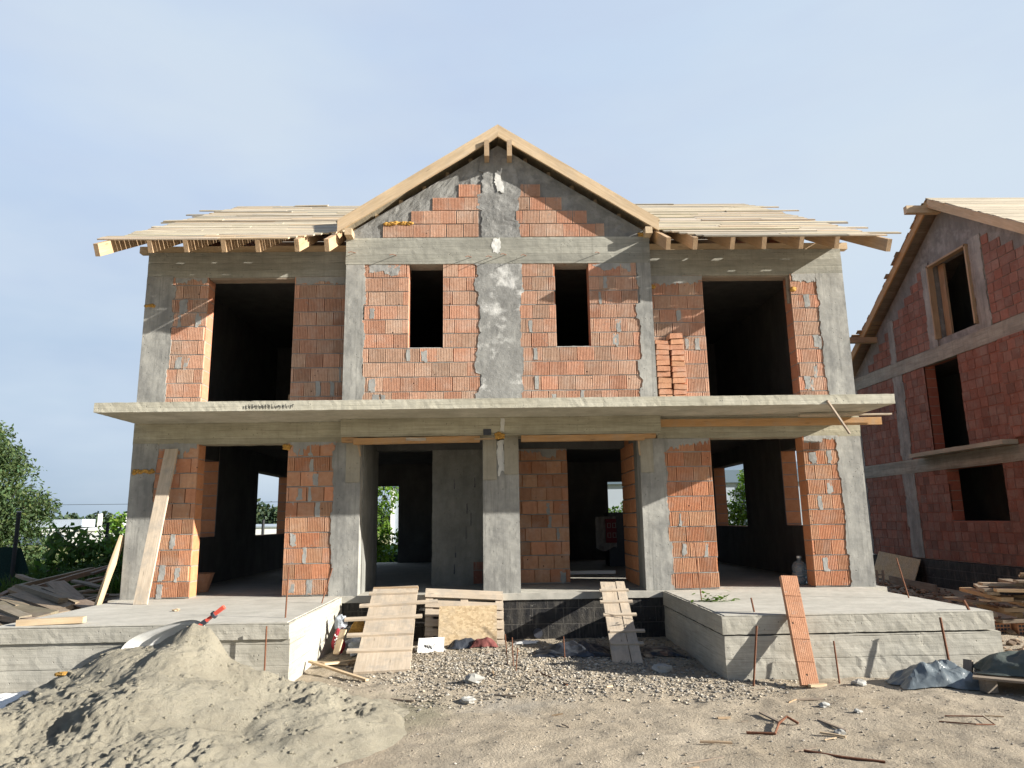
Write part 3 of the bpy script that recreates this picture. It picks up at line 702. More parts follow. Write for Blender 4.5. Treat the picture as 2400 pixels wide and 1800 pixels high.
# ================================================================== NEIGHBOUR HOUSE
NH=thing('neighbour_house','dull red brick house shell in shade at the right edge with steep gable','house',(15.5,4.9,GZ))
NX=11.5
NW=Wall((NX,0,0),(0,-1,0),(-1,0,0))                # s = -y
def npart(mb,name,mat,parent=None): return mb.build(name,M[mat],parent or NH)
YB,YF=10.12,-.3; AY,AZ=4.9,8.98
prof=lambda y: AZ-.66*abs(y-AY)                    # roofline of the gable wall
zlow=prof(YB)
def nbox(y0,y1,z0,z1,name='wall_body',mat='core_far',d=.3):
    m=MB(); m.box(NX,NX+d,y0,y1,z0,z1); return npart(m,name,mat)
W1=(3.95,6.0,.98,2.28); W2=(5.0,6.42,2.72,5.08); W3=(4.05,5.65,5.62,7.62)
Zs=[-.02,2.28,2.65,5.06,5.44]
def wallband(y0,y1,z0,z1,wins,name):
    ys=[y0]; 
    m=MB(); o=None
    cur=y0
    for (a,b,zb,zt) in sorted(wins):
        if a>cur: m.box(NX,NX+.3,cur,a,z0,z1)
        if zb>z0: m.box(NX,NX+.3,a,b,z0,zb)
        if zt<z1: m.box(NX,NX+.3,a,b,zt,z1)
        cur=b
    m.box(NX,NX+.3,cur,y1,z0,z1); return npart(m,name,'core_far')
wallband(YF,YB,Zs[0],2.65,[W1],'wall_core'); wallband(YF,YB,2.65,5.44,[W2],'wall_core')
m=MB()
for (a,b) in ((YF,W3[0]),(W3[1],YB)):
    m.prism([(NX,a,5.44),(NX,b,5.44),(NX,b,prof(b)-.05),(NX,a,prof(a)-.05)],(.3,0,0))
m.prism([(NX,W3[0],W3[3]),(NX,W3[1],W3[3]),(NX,W3[1],prof(W3[1])-.05),(NX,AY,AZ-.05),(NX,W3[0],prof(W3[0])-.05)],(.3,0,0))
m.box(NX,NX+.3,W3[0],W3[1],5.44,W3[2]); npart(m,'gable_core','gable_mortar')
# brick panels (s=-y)
def nb(y0,y1,z0,z1,seed,z00,clip=None,name='brick_wall'):
    m=MB(); rh=.24
    k=0
    while z0+k*rh<z1-.02:
        a,b=y0,y1; t0=z0+k*rh; t1=min(z1,t0+rh)
        if clip:
            # stay under the slope on the rear side
            ymax=AY+(AZ-t1-clip)/.66; ymin=AY-(AZ-t1-clip)/.66
            b=min(b,ymax); a=max(a,ymin)
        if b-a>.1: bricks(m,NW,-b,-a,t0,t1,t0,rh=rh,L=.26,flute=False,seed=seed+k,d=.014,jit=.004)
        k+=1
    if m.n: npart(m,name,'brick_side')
nb(YF,W1[0],0,2.28,61,0); nb(W1[0],W1[1],0,.98,62,0); nb(W1[1],7.42,0,2.28,63,0); nb(7.98,YB-.05,0,2.28,64,0)
nb(YF,3.42,2.66,5.06,65,0); nb(3.42,W2[0],2.66,5.06,66,0); nb(W2[1],7.4,2.66,5.06,67,0); nb(7.95,YB-.05,2.66,5.06,68,0)
nb(YF,3.6,5.46,8.3,70,0,clip=.35); nb(5.98,7.62,5.46,8.0,71,0,clip=.5); nb(7.86,9.6,5.46,7.2,72,0,clip=.45)
def ncol(y0,y1,z0,z1,seed,d=.026,mat='column',L=.03,Rr=.03,name='concrete_column'):
    m=MB(); ragged(m,NW,-y1,-y0,z0,z1,d,L,Rr,0,0,seed=seed,rough=.006,back=0); npart(m,name,mat)
ncol(7.40,7.98,0,2.28,81); ncol(7.42,7.93,2.66,5.06,82); ncol(7.60,7.88,5.44,6.7,83); ncol(YB-.12,YB,0,5.06,84,L=0)
ncol(3.62,4.04,5.44,7.7,85,.03); ncol(5.66,6.0,5.44,7.75,86,.03)
m=MB(); m.rough(NX-.03,NX+.1,YF,YB+.02,2.28,2.65,step=.1); npart(m,'ring_beam','beam')
m=MB(); m.rough(NX-.03,NX+.1,YF,YB+.02,5.06,5.44,step=.1); npart(m,'ring_beam','beam')
m=MB(); m.rough(NX-.38,NX-.02,3.35,6.95,2.66,2.76,step=.1); npart(m,'window_ledge','slab')
# shallow brick pilaster beside the middle window
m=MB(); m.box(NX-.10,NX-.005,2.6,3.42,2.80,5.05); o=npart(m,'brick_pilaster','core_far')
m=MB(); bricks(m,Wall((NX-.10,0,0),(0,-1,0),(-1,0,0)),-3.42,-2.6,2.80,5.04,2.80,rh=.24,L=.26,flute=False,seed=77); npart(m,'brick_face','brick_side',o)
m=MB(); m.rough(NX-.05,NX+.25,YF,YB,GZ-.2,-.03,step=.2,amp=.004); npart(m,'foundation_wall','bitumen')
# timber lining of the top window
for p0,p1,w,t in (((NX-.02,W3[0]+.03,W3[2]),(NX-.02,W3[0]+.03,W3[3]),.16,.05),((NX-.02,W3[1]-.03,W3[2]),(NX-.02,W3[1]-.03,W3[3]),.16,.05),((NX-.02,W3[0],W3[3]-.03),(NX-.02,W3[1],W3[3]-.03),.16,.05),((NX+.24,W3[1]-.14,W3[2]),(NX+.24,W3[1]-.14,W3[3]),.06,.22)):
    m=MB(); m.beam(p0,p1,w,t,up=(0,.2,1) if p0[2]==p1[2] else (0,1,0)); npart(m,'window_lining','wood_brown')
# closed shell behind the gable
m=MB(); m.box(NX+.3,21,YF,YF+.3,-.02,5.68); npart(m,'front_wall','core_far')
m=MB(); m.box(NX+.3,21,YB-.3,YB,-.02,5.66); npart(m,'back_wall','core_far')
m=MB(); m.box(20.7,21,YF+.3,YB-.3,-.02,5.5); npart(m,'end_wall','core_far')
for z in (2.45,5.2):
    m=MB(); m.box(NX+.3,20.7,YF+.3,YB-.3,z,z+.15); npart(m,'floor_slab','inner')
m=MB(); m.box(NX+2,NX+2.15,YF+.3,YB-.3,-.02,5.2); npart(m,'inner_wall','inner')
m=MB(); m.prism([(NX+1.5,.02,5.36),(NX+1.5,9.8,5.36),(NX+1.5,9.8,5.93),(NX+1.5,AY,9.15),(NX+1.5,.02,5.94)],(.12,0,0)); npart(m,'inner_wall','inner')  # added attic partition, keeps the top window opening dark
m=MB(); m.prism([(20.7,.0,5.5),(20.7,9.8,5.5),(20.7,9.8,5.9),(20.7,AY,9.12),(20.7,.0,5.9)],(.3,0,0)); npart(m,'end_gable','core_far')
# roof: barge rafters on the gable, boards, ridge stub
for sg,yend in ((1,YB+.35),(-1,YF-.8)):
    y0,z0=AY,AZ+.20; z1=z0-.66*abs(yend-AY)
    m=MB(); m.beam((NX-.32,y0,z0-.1),(NX-.32,yend,z1-.1),.05,.21,seg=8,warp=.006); npart(m,'barge_board','wood_new' if sg<0 else 'wood_orange')
    m=MB(); n=44; R=random.Random(4+sg)
    for k in range(n):
        f=(k+.5)/n; y=y0+(yend-y0)*f; z=z0+(z1-z0)*f; br=R.uniform(.85,1.1); e=R.uniform(-.04,.03)-(R.random()<.2)*R.uniform(.02,.12)*(sg>0)
        m.beam((NX-.34+e,y,z+.02+R.uniform(0,.012)),(21.3,y,z+.02),abs(yend-y0)/n*1.2+.014,.024,up=(0,sg*.66,1),seg=2,tint=(br,br,br))
    npart(m,'roof_boarding','wood_roof' if sg<0 else 'wood_old')
m=MB(); m.beam((NX-.88,AY+.06,AZ-.07),(20,AY+.06,AZ-.07),.14,.20); npart(m,'ridge_beam','wood_new')
m=MB(); m.beam((10.45,8.6,6.36),(13,8.6,6.36),.15,.17); npart(m,'purlin','wood_brown')
for k in range(5):
    y=9.05-k*.15; z=AZ+.20-.66*(y-AY)+.02; m=MB(); m.beam((10.80+.11*k,y,z),(11.7,y,z),.14,.026,up=(0,.66,1)); npart(m,'eave_board','wood_brown')
# ================================================================== GROUND
def axis(a,b,st,far,g=1.22):
    c=list(np.arange(a,b,st)); L=[];x=a;d=st
    while x>-far: d*=g; x-=d; L.append(x)
    Rr=[];x=c[-1];d=st
    while x<far: d*=g; x+=d; Rr.append(x)
    return np.array(L[::-1]+c+Rr)
def smooth(x,a,b):
    t=np.clip((x-a)/(b-a),0,1); return t*t*(3-2*t)
def gheight(X,Y):
    P=np.stack([X,Y,X*0],1)
    near=np.exp(-((np.hypot(X,Y+3)/16)**2))
    h=GZ+near*(.030*fbm(P*.7,2,3)+.016*fbm(P*3.1,5,3)+.007*fbm(P*11,9,2))
    h=h+near*.011*vnoise(np.stack([X*.35,Y*5.5+.6*np.sin(X*.5),X*0],1),19)
    d=np.hypot(X,Y+12); h=h-2.4*smooth(d,28,85)
    h=h+.012*np.clip(1-np.abs(Y+1.4)/1.2,0,1)*(np.abs(X)<2.5)
    h=h+.05*smooth(X,6.3,7.2)*smooth(Y,-2,0)*fbm(P*1.8,31,4)
    return h
XA=axis(-5.5,6.8,.042,900,1.25); YA=axis(-7.2,-.3,.036,900,1.25)
gx,gy=np.meshgrid(XA,YA,indexing='ij'); GXf,GYf=gx.ravel(),gy.ravel()
hh=gheight(GXf,GYf); ins=(GXf>-6.4)&(GXf<6.5)&(GYf>.3)&(GYf<9.4); hh=np.where(ins,GZ-.6,hh)
m=MB(); m.grid(np.stack([GXf,GYf,hh],1),len(XA),len(YA)); tag(m.build('ground',M['ground'],smooth=True),None,None,kind='structure')
def gz1(x,y): return float(gheight(np.array([x],float),np.array([y],float))[0])

# sand heap -----------------------------------------------------------
PX,PY=-3.4,-4.0
CREST=[(-5.55,0),(-5.16,.15),(-4.74,.34),(-4.43,.47),(-3.86,.64),(-3.5,.72),(-3.25,.70),(-3.05,.55),(-2.8,.47),(-2.54,.38),(-2.23,.30),(-2.0,.22),(-1.6,.05)]
CHUNK=[(-3.66,.74),(-3.48,.88),(-3.40,.92),(-3.26,.88),(-3.18,.80)]
def crest_h(X,Y,pts,slope,kf,kb,yc,n):
    cx=np.linspace(pts[0][0],pts[-1][0],n); ch=np.interp(cx,[p[0] for p in pts],[p[1] for p in pts]); h=np.full(len(X),-1.0)
    dy=np.where(Y<yc,(yc-Y)*kf,(Y-yc)*kb)
    for a,c in zip(cx,ch): h=np.maximum(h,c-slope*np.sqrt((X-a)**2+dy**2+.0025)+.03*slope)
    return h
def sand_h(X,Y):
    P=np.stack([X,Y,X*0],1); wx=.11*fbm(P*1.5,71,3); wy=.11*fbm(P*1.5+9,72,3)
    h=crest_h(X+wx,Y+wy,CREST,.60,.60,1.25,-3.92,46)
    h=np.maximum(h,crest_h(X+wx*.6,Y+wy*.6,CHUNK,1.5,.8,1.3,-3.86,14))
    for (a,b,ra,rb,hh_) in ((-2.0,-5.0,1.15,1.15,.24),(-1.75,-4.75,.42,.34,.30),(-2.9,-5.9,1.3,.9,.22),(-4.4,-5.3,1.3,1.2,.25),(-1.45,-4.2,.6,.5,.10),(-3.2,-4.9,1.3,1.2,.50),(-3.9,-4.9,1.0,1.0,.42)):
        h=np.maximum(h,hh_*(1-((X+wx-a)/ra)**2-((Y+wy-b)/rb)**2))
    k=np.clip(h/.12,0,1)
    rough=np.clip(.35+1.3*fbm(P*1.1+3,61,2),.12,1)                    # some faces slid smooth, others are clods
    dug=np.clip(1-np.abs(fbm(P*np.array([2.2,1.1,1])+4,57,3))*3.2,0,1) # shovel cuts and little scarps
    h=h+k*(.030*fbm(P*2.3,52,3)-.034*dug*rough+rough*(.020*fbm(P*7,53,3)+.022*np.abs(fbm(P*14,58,3))+.014*fbm(P*34,59,2)))
    for (a,b,r,d) in ((-2.95,-4.35,.34,.13),(-2.42,-4.45,.26,.07),(-3.9,-4.6,.28,.05)): h=h-d*np.clip(1-np.hypot((X-a)/r,(Y-b)/(r*.7)),0,1)**.8
    stp=.07; l=fbm(P*2.2,66,3); hs=np.floor(h/stp+.8*l)*stp-.8*l*stp; h=h+(hs-h)*.38*np.clip(l*2,0,1)*k
    g=gheight(X,Y); e=np.clip((h+.05)/.10,0,1); return g-.03+e*(h+.03)+.004*fbm(P*20,5,2)*e
sx,sy=np.meshgrid(np.linspace(-6.2,-.6,430),np.linspace(-7.0,-3.10,330),indexing='ij')
m=MB(); m.grid(np.stack([sx.ravel(),sy.ravel(),sand_h(sx.ravel(),sy.ravel())],1),430,330)
tag(m.build('sand_heap',M['sand'],smooth=True,origin=(PX,PY,GZ)),'heap of pale beige building sand in the left foreground','sand heap')
R=random.Random(91)
m=MB()
cxy=np.array([(R.uniform(-5.4,-1.2),R.uniform(-6.6,-3.6)) for i in range(700)]); cz=sand_h(cxy[:,0],cxy[:,1]); cg=gheight(cxy[:,0],cxy[:,1])
for i in range(700):
    x,y=cxy[i]; z=float(cz[i])
    if cz[i]<cg[i]+.02: continue
    m.blob((x,y,z+.002),R.uniform(.005,.011)+.016*R.random()**4,.35,7,6,4,(1,1,.7),i)
tag(m.build('sand_crumbs',M['sand']),'loose crumbs of sand on the heap','sand crumbs',kind='stuff')

# gravel ---------------------------------------------------------------
def stones(n,fn,r0,r1,seed):
    rg=np.random.default_rng(seed); base=np.array([(1,0,0),(-1,0,0),(0,1,0),(0,-1,0),(0,0,1),(0,0,-1),(.6,.6,.5),(-.6,.6,.5),(.6,-.6,.5),(-.6,-.6,.5)],float)
    Fb=[(4,6,8),(4,8,9),(4,9,7),(4,7,6),(0,6,2),(2,6,7),(2,7,1),(1,7,9),(1,9,3),(3,9,8),(3,8,0),(0,8,6),(0,2,5),(2,1,5),(1,3,5),(3,0,5)]
    P=fn(rg,n); n=len(P); hz=gheight(P[:,0],P[:,1]); V=[];T=[];F=[]
    for i in range(n):
        r=r0+(r1-r0)*rg.random()**2.5; b=base*(.75+.5*rg.random((10,1)))*np.array([1,.6+.5*rg.random(),.45+.35*rg.random()])*r
        a=rg.random()*6.28; c,s=math.cos(a),math.sin(a); b=np.stack([b[:,0]*c-b[:,1]*s,b[:,0]*s+b[:,1]*c,b[:,2]],1)
        V.append(b+[P[i,0],P[i,1],hz[i]+r*.22]); t=.55+.75*rg.random(); w=rg.random()
        T.append(np.tile([t*(1+.1*w),t,t*(1-.15*w)],(10,1))); F+= [tuple(k+10*i for k in f) for f in Fb]
    return np.vstack(V),F,np.vstack(T)
def gravel_pts(rg,n):
    X=rg.uniform(-2.5,3.6,n*4); Y=rg.uniform(-5.2,-.15,n*4); N=vnoise(np.stack([X*1.3,Y*1.3,X*0],1),8)*.5
    c=np.clip(1.25-np.hypot((X-.5)/2.2,(Y+2.0)/1.75)+N*.7,0,1)
    c=np.maximum(c,np.clip(1-np.hypot((X-2.1)/1.5,(Y+3.5)/.75)+N*.4,0,1))
    c=np.where((X>2.6)&(Y>-3.25),0,c); c=np.where((X<-2.5)&(Y>-3.1),0,c)
    k=rg.random(len(X))<c; return np.stack([X[k],Y[k]],1)[:n]
m=MB(); V,F,T=stones(13500,gravel_pts,.006,.027,5); m.add(V,F,T); tag(m.build('gravel',M['stone']),'pale gravel spread in front of the porch','gravel',kind='stuff')
def pts2(rg,n):
    X=rg.uniform(-3,7,n); Y=rg.uniform(-6.6,-3.3,n); return np.stack([X,Y],1)
m=MB(); V,F,T=stones(2600,pts2,.004,.017,6); m.add(V,F,T); tag(m.build('scattered_pebbles',M['stone']),'small stones scattered over the dirt in front','pebbles',kind='stuff')
def pts3(rg,n):
    X=rg.uniform(6.3,11.3,n); Y=rg.uniform(-3,9,n); return np.stack([X,Y],1)
m=MB(); V,F,T=stones(1500,pts3,.02,.09,7); T=T*np.array([.75,.6,.5]); m.add(V,F,T); tag(m.build('rubble',M['stone']),'brick and stone rubble on the dirt between the houses','rubble',kind='stuff')
# ================================================================== SITE THINGS
def single(mb,name,mat,label,cat,group=None,smooth=False,origin='base'):
    return tag(mb.build(name,M[mat],smooth=smooth,origin=origin),label,cat,group)
def plank(p0,p1,w,t,mat,label,name='plank',cat='plank',group=None,up=(0,0,1),warp=.006,tint=(1,1,1),seg=5):
    m=MB(); m.beam(p0,p1,w,t,up=up,seg=seg,warp=warp,tint=tint); return single(m,name,mat,label,cat,group)
# left ramp: sheet with nailed cleats
a0=np.array([-1.54,-2.53,GZ+.03]); a1=np.array([-1.70,-.12,.13]); dr=(a1-a0)/np.linalg.norm(a1-a0); nr=np.cross([1,0,0],dr); nr/=np.linalg.norm(nr)
t=thing('board_ramp','wide board ramp with long projecting cross cleats leaning on the left porch','ramp',tuple(a0))
for (o,w) in ((0,.71),):
    m=MB(); m.beam(a0+[o,0,0],a1+[o,0,0],w,.035,up=nr,seg=8,warp=.004); m.build('deck_board',M['wood_pale'],t)
for (f,xa,xb,sk) in ((.885,-.40,.36,.02),(.72,-.50,.68,.05),(.545,-.66,.46,.035),(.36,-.56,.36,.02),(.19,-.50,.36,.01)):
    c=a0+(a1-a0)*f+nr*.032; m=MB(); m.beam(c+np.array([xa,0,0]),c+np.array([xb,0,0])+dr*sk*2,.075,.03,up=nr,warp=.003); m.build('cleat',M['wood_pale'],t)
m=MB(); m.beam(a1+[-.36,0,-.005]-dr*.05,a1+[.36,0,.0]-dr*.05,.06,.05,up=nr); m.build('cleat',M['wood_brown'],t)
# right ramp: two narrow planks
b0=np.array([1.61,-2.35,GZ+.03]); b1=np.array([1.80,-.10,.14]); dr=(b1-b0)/np.linalg.norm(b1-b0); nr=np.cross([1,0,0],dr); nr/=np.linalg.norm(nr)
t=thing('plank_ramp','narrow ramp of two grey planks with short cleats leaning on the right porch','ramp',tuple(b0))
for (o,w,k) in ((-.07,.24,0),(.135,.14,.03)):
    m=MB(); m.beam(b0+[o,0,0],b1+[o,0,0],w,.04,up=nr,seg=8,warp=.004); m.build('deck_board',M['wood_pale'],t)
for (f,xa,xb) in ((.86,-.22,.24),(.70,-.24,.26),(.53,-.22,.27),(.33,-.17,.33),(.19,-.18,.27)):
    c=b0+(b1-b0)*f+nr*.034; m=MB(); m.beam(c+np.array([xa,0,0]),c+np.array([xb,0,-.005]),.06,.025,up=nr,warp=.002); m.build('cleat',M['wood_pale'],t)
# pallet leaning on the foundation and the sheet in front of it
t=thing('wooden_pallet','pale wooden pallet standing on edge against the black foundation','pallet',(-.5,-.35,GZ))
pu=np.array([-.02,.30,.84]); pu/=np.linalg.norm(pu); pn=np.cross([1,0,0],pu); pn/=np.linalg.norm(pn); po=np.array([-1.20,-.47,GZ]); px=np.array([1.07,0,-.055])
def pal(s0,s1,v,w,d,th,name='slat',mat='wood_pale',vert=False,v1=None):
    m=MB()
    if vert: m.beam(po+px*s0+pu*v+pn*d,po+px*s0+pu*v1+pn*d,w,th,up=pn,warp=.002)
    else: m.beam(po+px*s0+pu*v+pn*d,po+px*s1+pu*v+pn*d,w,th,up=pn,warp=.003)
    m.build(name,M[mat],t)
pal(.0,1.16,.81,.135,.0,.022)
for v in (.64,.50,.35,.20,.07): pal(0,1.16,v,.11,.0,.022)
for s in (.06,.58,1.10): pal(s,0,0,.12,-.045,.06,'stringer','wood_pale',True,.86)
for v in (.80,.58,.33,.08): pal(0,1.16,v,.11,-.09,.02)
m=MB(); c0=np.array([-.99,-.66,GZ]); c1=np.array([-.03,-.70,GZ]); uu=np.array([.0,.24,.60]); n0=np.cross([1,0,0],uu); n0/=np.linalg.norm(n0)
m.beam(c0+np.array([.46,0,0])+uu*.02,c0+np.array([.46,0,0])+uu*.96,.90,.018,up=n0,seg=4,warp=.002)
single(m,'strand_board_sheet','osb','plain square strand board sheet leaning on the pallet','board')
# hollow terracotta bar leaning on the right terrace
p0=np.array([3.44,-3.62,GZ+.0]); p1=np.array([3.50,-3.12,.44]); ax=(p1-p0)/np.linalg.norm(p1-p0); ux=np.array([1,.0,0]); ux=ux-ax*(ux@ax); ux/=np.linalg.norm(ux); nn=np.cross(ux,ax)
if nn[1]>0: nn=-nn
m=MB(); L=np.linalg.norm(p1-p0); segs=5; w=.20; dpt=.06
for k in range(segs):
    s0,s1=L*k/segs+.002,L*(k+1)/segs-.004; prof2=[]
    n=9
    for i in range(n):
        x=-w/2+w*i/n; q=w/n
        prof2+= [(x+q*.08,.006),(x+q*.92,.006),(x+q*.96,0),(x+q*1.04,0)]
    prof2=[(-w/2,.0)]+prof2[:-2]+[(w/2,0),(w/2,-dpt),(-w/2,-dpt)]
    V=[p0+ax*s+ux*x+nn*(e+.03) for s in (s0,s1) for x,e in prof2]; kk=len(prof2)
    F=[(i,(i+1)%kk,(i+1)%kk+kk,i+kk) for i in range(kk)]+[tuple(range(kk))[::-1],tuple(range(kk,2*kk))]
    br=random.uniform(.92,1.06); m.add(V,F,(br,br,br))
single(m,'terracotta_bar','tile','long ribbed terracotta lintel bar leaning on the right terrace','lintel bar')
plank((3.40,-3.72,GZ+.02),(3.60,-3.66,GZ+.03),.05,.025,'wood_new','short yellow wood offcut at the foot of the terracotta bar','wood_offcut','offcut')
# planks on the left
plank((-5.44,-.80,.0),(-5.48,-.06,2.42),.205,.04,'wood_pale','tall pale plank leaning on the left corner column','plank','plank',up=(0,-1,.3),warp=.004,seg=8)
plank((-6.36,-.30,-.12),(-6.22,.05,1.0),.19,.035,'wood_new','orange sunlit plank leaning on the left outer corner of the house','plank','plank',up=(1,.12,0),warp=.003)
plank((-5.87,-2.93,.045),(-5.12,-2.86,.045),.10,.07,'wood_new','short squared timber lying on the left terrace','timber_offcut','timber')
m=MB(); m.blob((-4.5,-1.75,.02),.035,.5,8,8,5,(1.6,.8,.7),3); single(m,'wood_chip','wood_new','small yellow wood chip on the left terrace','wood chip')
# stick nailed to the balcony edge
m=MB(); m.beam((5.07,-1.315,2.91),(5.47,-1.12,2.42),.03,.03,warp=.004); single(m,'wooden_stick','wood_old','thin brown stick hanging slanted from the balcony edge','stick',origin=(5.2,-1.2,2.6))
# mortar tub, water jug, trestle, sack and interior odds
m=MB(); V=[]; n=16
for (z,r) in ((0,.15),(.30,.235),(.32,.25),(.32,.225),(.03,.14),(.03,.0)):
    for i in range(n): V.append((-5.36+r*math.cos(6.283*i/n),1.15+r*math.sin(6.283*i/n),.002+z))
F=[(j*n+i,j*n+(i+1)%n,(j+1)*n+(i+1)%n,(j+1)*n+i) for j in range(5) for i in range(n)]; m.add(V,F); m.tube([(-5.36,1.15,.004),(-5.36,1.15,.006)],.15,16)
single(m,'mortar_tub','brick_low','tapered orange brown mortar tub just inside the left doorway','tub')
m=MB(); n=16; V=[]
pr=[(0,.10),(.01,.13),(.09,.135),(.10,.125),(.12,.135),(.2,.135),(.21,.125),(.23,.135),(.31,.13),(.37,.09),(.40,.035),(.44,.035),(.44,.0)]
for z,r in pr:
    for i in range(n): V.append((5.22+r*math.cos(6.283*i/n),.62+r*math.sin(6.283*i/n),.002+z))
F=[(j*n+i,j*n+(i+1)%n,(j+1)*n+(i+1)%n,(j+1)*n+i) for j in range(len(pr)-1) for i in range(n)]; m.add(V,F)
t=m.build('water_jug',M['clear_jug'],smooth=True,origin='base'); tag(t,'clear ribbed water jug just inside the right doorway','water jug')
m=MB(); m.tube([(5.22,.62,.44),(5.22,.62,.475)],.038,12); m.build('jug_cap',M['paper'],t)
t=thing('sawhorse_bench','low wooden bench of loose boards inside the upper left opening','bench',(-4.1,1.0,Z1))
for nm,p0,p1,w,th in (('leg',(-4.55,1,Z1),(-4.55,1,Z1+.3),.08,.05),('leg',(-3.85,1,Z1),(-3.85,1,Z1+.5),.08,.05),('seat_board',(-4.7,1,Z1+.32),(-3.6,1,Z1+.32),.25,.04),('seat_board',(-4.6,1,Z1+.2),(-3.75,1,Z1+.2),.1,.03),('brace',(-4.55,1.05,Z1+.05),(-3.85,1.05,Z1+.25),.05,.03)):
    m=MB(); m.beam(p0,p1,w,th,up=(0,1,.1) if nm=='leg' else (0,0,1)); m.build(nm,M['wood_brown'],t)
# stack of things seen through the right porch door: crate with a printed sack hung over it
m=MB(); m.rough(2.75,3.75,6.1,6.8,0,1.32,step=.2,amp=.01); single(m,'storage_crate','dark_metal','black crate stored deep in the right hall under the printed sack','crate')
t=thing('printed_sack','pale woven sack with red and white printed squares hung in the right hall','sack',(2.6,6.0,.5))
m=MB(); V=[]
for i in range(13):
    for j in range(15):
        x=2.42+.52*i/12; z=1.22-.72*j/14; V.append((x,6.06+.03*math.sin(i*1.1)+.02*math.sin(j*.9+i),z-.12*abs(math.sin(i*.26+.4))*(j/14)))
m.grid(V,13,15); m.grid([(x,y+.02,z) for x,y,z in V],13,15,flip=True); m.build('sack_cloth',M['sack'],t)
m=MB(); m.box(2.66,2.93,5.99,6.005,.58,1.16); o=m.build('red_print',M['shaded_red'],t)
for r in range(2):
    for c in range(2):
        m=MB(); x=2.70+c*.13; z=.70+r*.24
        for (a,b,cc,d) in ((0,.09,0,.016),(0,.09,.11,.126),(0,.016,.016,.11),(.074,.09,.016,.11)): m.box(x+a,x+b,5.98,5.992,z+cc,z+d)
        m.build('white_square',M['sack'],o)
plank((1.2,3.5,.05),(2.45,3.5,.05),.10,.07,'white_wall','white strip standing in for a bright band across the right porch doorway','white_strip','board')  # very white so the strip looks bright in the shaded room
# terracotta blocks stacked on the balcony
R=random.Random(33)
for cidx,(xa,n) in enumerate(((2.69,12),(2.94,13))):
    z=Z1+.005
    for k in range(n):
        hgt=.093+R.uniform(-.005,.005)
        if cidx==0 and k==n-1: hgt=.07
        m=MB(); x0=xa+R.uniform(-.012,.012)+.004*max(0,6-k); y0=-.31+R.uniform(-.014,.014); tl=R.uniform(-.014,.014)
        w=.225; 
        V=[(x0,y0,z),(x0+w,y0,z+tl),(x0+w,y0,z+hgt-.012+tl),(x0+w-.012,y0-.006,z+hgt-.006+tl),(x0+.012,y0-.006,z+hgt-.006),(x0,y0,z+hgt-.012)]
        m.prism(V,(0,.25,0)); br=R.uniform(.9,1.08)
        m.t[-1][:,:]=np.array([br,br*R.uniform(.95,1.03),br])
        lab='terracotta ceiling block in the left column stacked on the balcony' if cidx==0 else 'terracotta ceiling block in the right column stacked on the balcony'
        if cidx==0 and k==n-1: lab='topmost terracotta block of the left balcony column'
        if cidx==1 and k==n-1: lab='topmost terracotta block of the right balcony column'
        single(m,'terracotta_block','tile',lab,'block','terracotta blocks stacked on the balcony'); z+=hgt+.006
# rebars ------------------------------------------------------------
def bar(pts,label,r=.009,name='rebar',mat='rust'):
    m=MB(); m.tube(pts,r,6); return single(m,name,mat,label,'rebar','steel bars sticking up around the terraces')
bar([(.06,-2.3,GZ-.05),(.03,-2.28,-.30)],'thin rusty bar, leftmost of the cluster in the gravel',.008)
bar([(.13,-2.34,GZ-.05),(.12,-2.3,-.34)],'thin rusty bar, middle one of the gravel cluster',.008)
bar([(.14,-2.75,GZ-.05),(.18,-2.7,-.40)],'thin rusty bar, rightmost of the gravel cluster',.008)
bar([(.85,-1.8,GZ-.05),(.84,-1.78,-.42)],'lone rusty bar in front of the black plastic sheet',.009)
bar([(2.85,-3.47,GZ-.05),(2.96,-3.42,-.09)],'leaning rusty bar left of the terracotta bar',.012)
bar([(3.84,-3.5,GZ-.05),(3.84,-3.45,-.27)],'short upright rusty bar right of the terracotta bar',.010)
bar([(5.13,-3.55,GZ-.05),(5.13,-3.45,-.03)],'thick upright rusty bar rising behind the grey plastic sheet',.014)
bar([(-2.74,-2.65,-.02),(-2.73,-2.63,.62)],'upright rusty bar near the right edge of the left terrace',.010)
bar([(-2.67,-1.07,-.02),(-2.55,-.95,.50)],'leaning bar on the left terrace by the column',.010)
bar([(2.84,-1.6,-.02),(2.80,-1.56,.80)],'tall bar on the right terrace in front of the brick pier',.008)
bar([(3.12,-2.93,-.02),(3.10,-2.9,.17)],'short stub bar at the front left of the right terrace',.012)
bar([(5.75,-1.75,-.02),(5.66,-1.70,.55)],'leaning bar at the right side of the right terrace',.010)
bar([(5.71,-3.12,-.02),(5.66,-3.10,.12)],'short pipe stub at the front right corner of the right terrace',.018)
bar([(-2.80,-3.2,-.7),(-2.80,-3.2,-.02)],'rusty bar rising from the sand beside the left terrace front',.010)
def gbar(pts,label,r=.008,name='rebar',mat='rust',cat='rebar'):
    P=[(x,y,gz1(x,y)+r+dz) for x,y,dz in pts]; m=MB(); m.tube(P,r,6); return single(m,name,mat,label,cat)
gbar([(2.15,-5.25,0),(2.38,-5.33,.0),(2.50,-5.12,.02),(2.60,-5.06,.05),(2.68,-5.12,.01)],'bent piece of steel bar lying on the dirt right of centre',.012)
gbar([(2.42,-5.84,0),(2.65,-6.02,0),(2.92,-6.16,0)],'long dark thin rod on the dirt near the bottom edge',.010)
gbar([(.41,-2.65,0),(.72,-3.44,.01)],'rusty stick lying on the gravel right of the bar cluster',.010)
gbar([(4.0,-5.1,0),(4.22,-5.3,.01),(4.4,-5.28,0),(4.42,-5.1,.02),(4.12,-5.0,0)],'thin bent wire loop on the dirt at lower right',.006,'wire_loop','rust','wire')
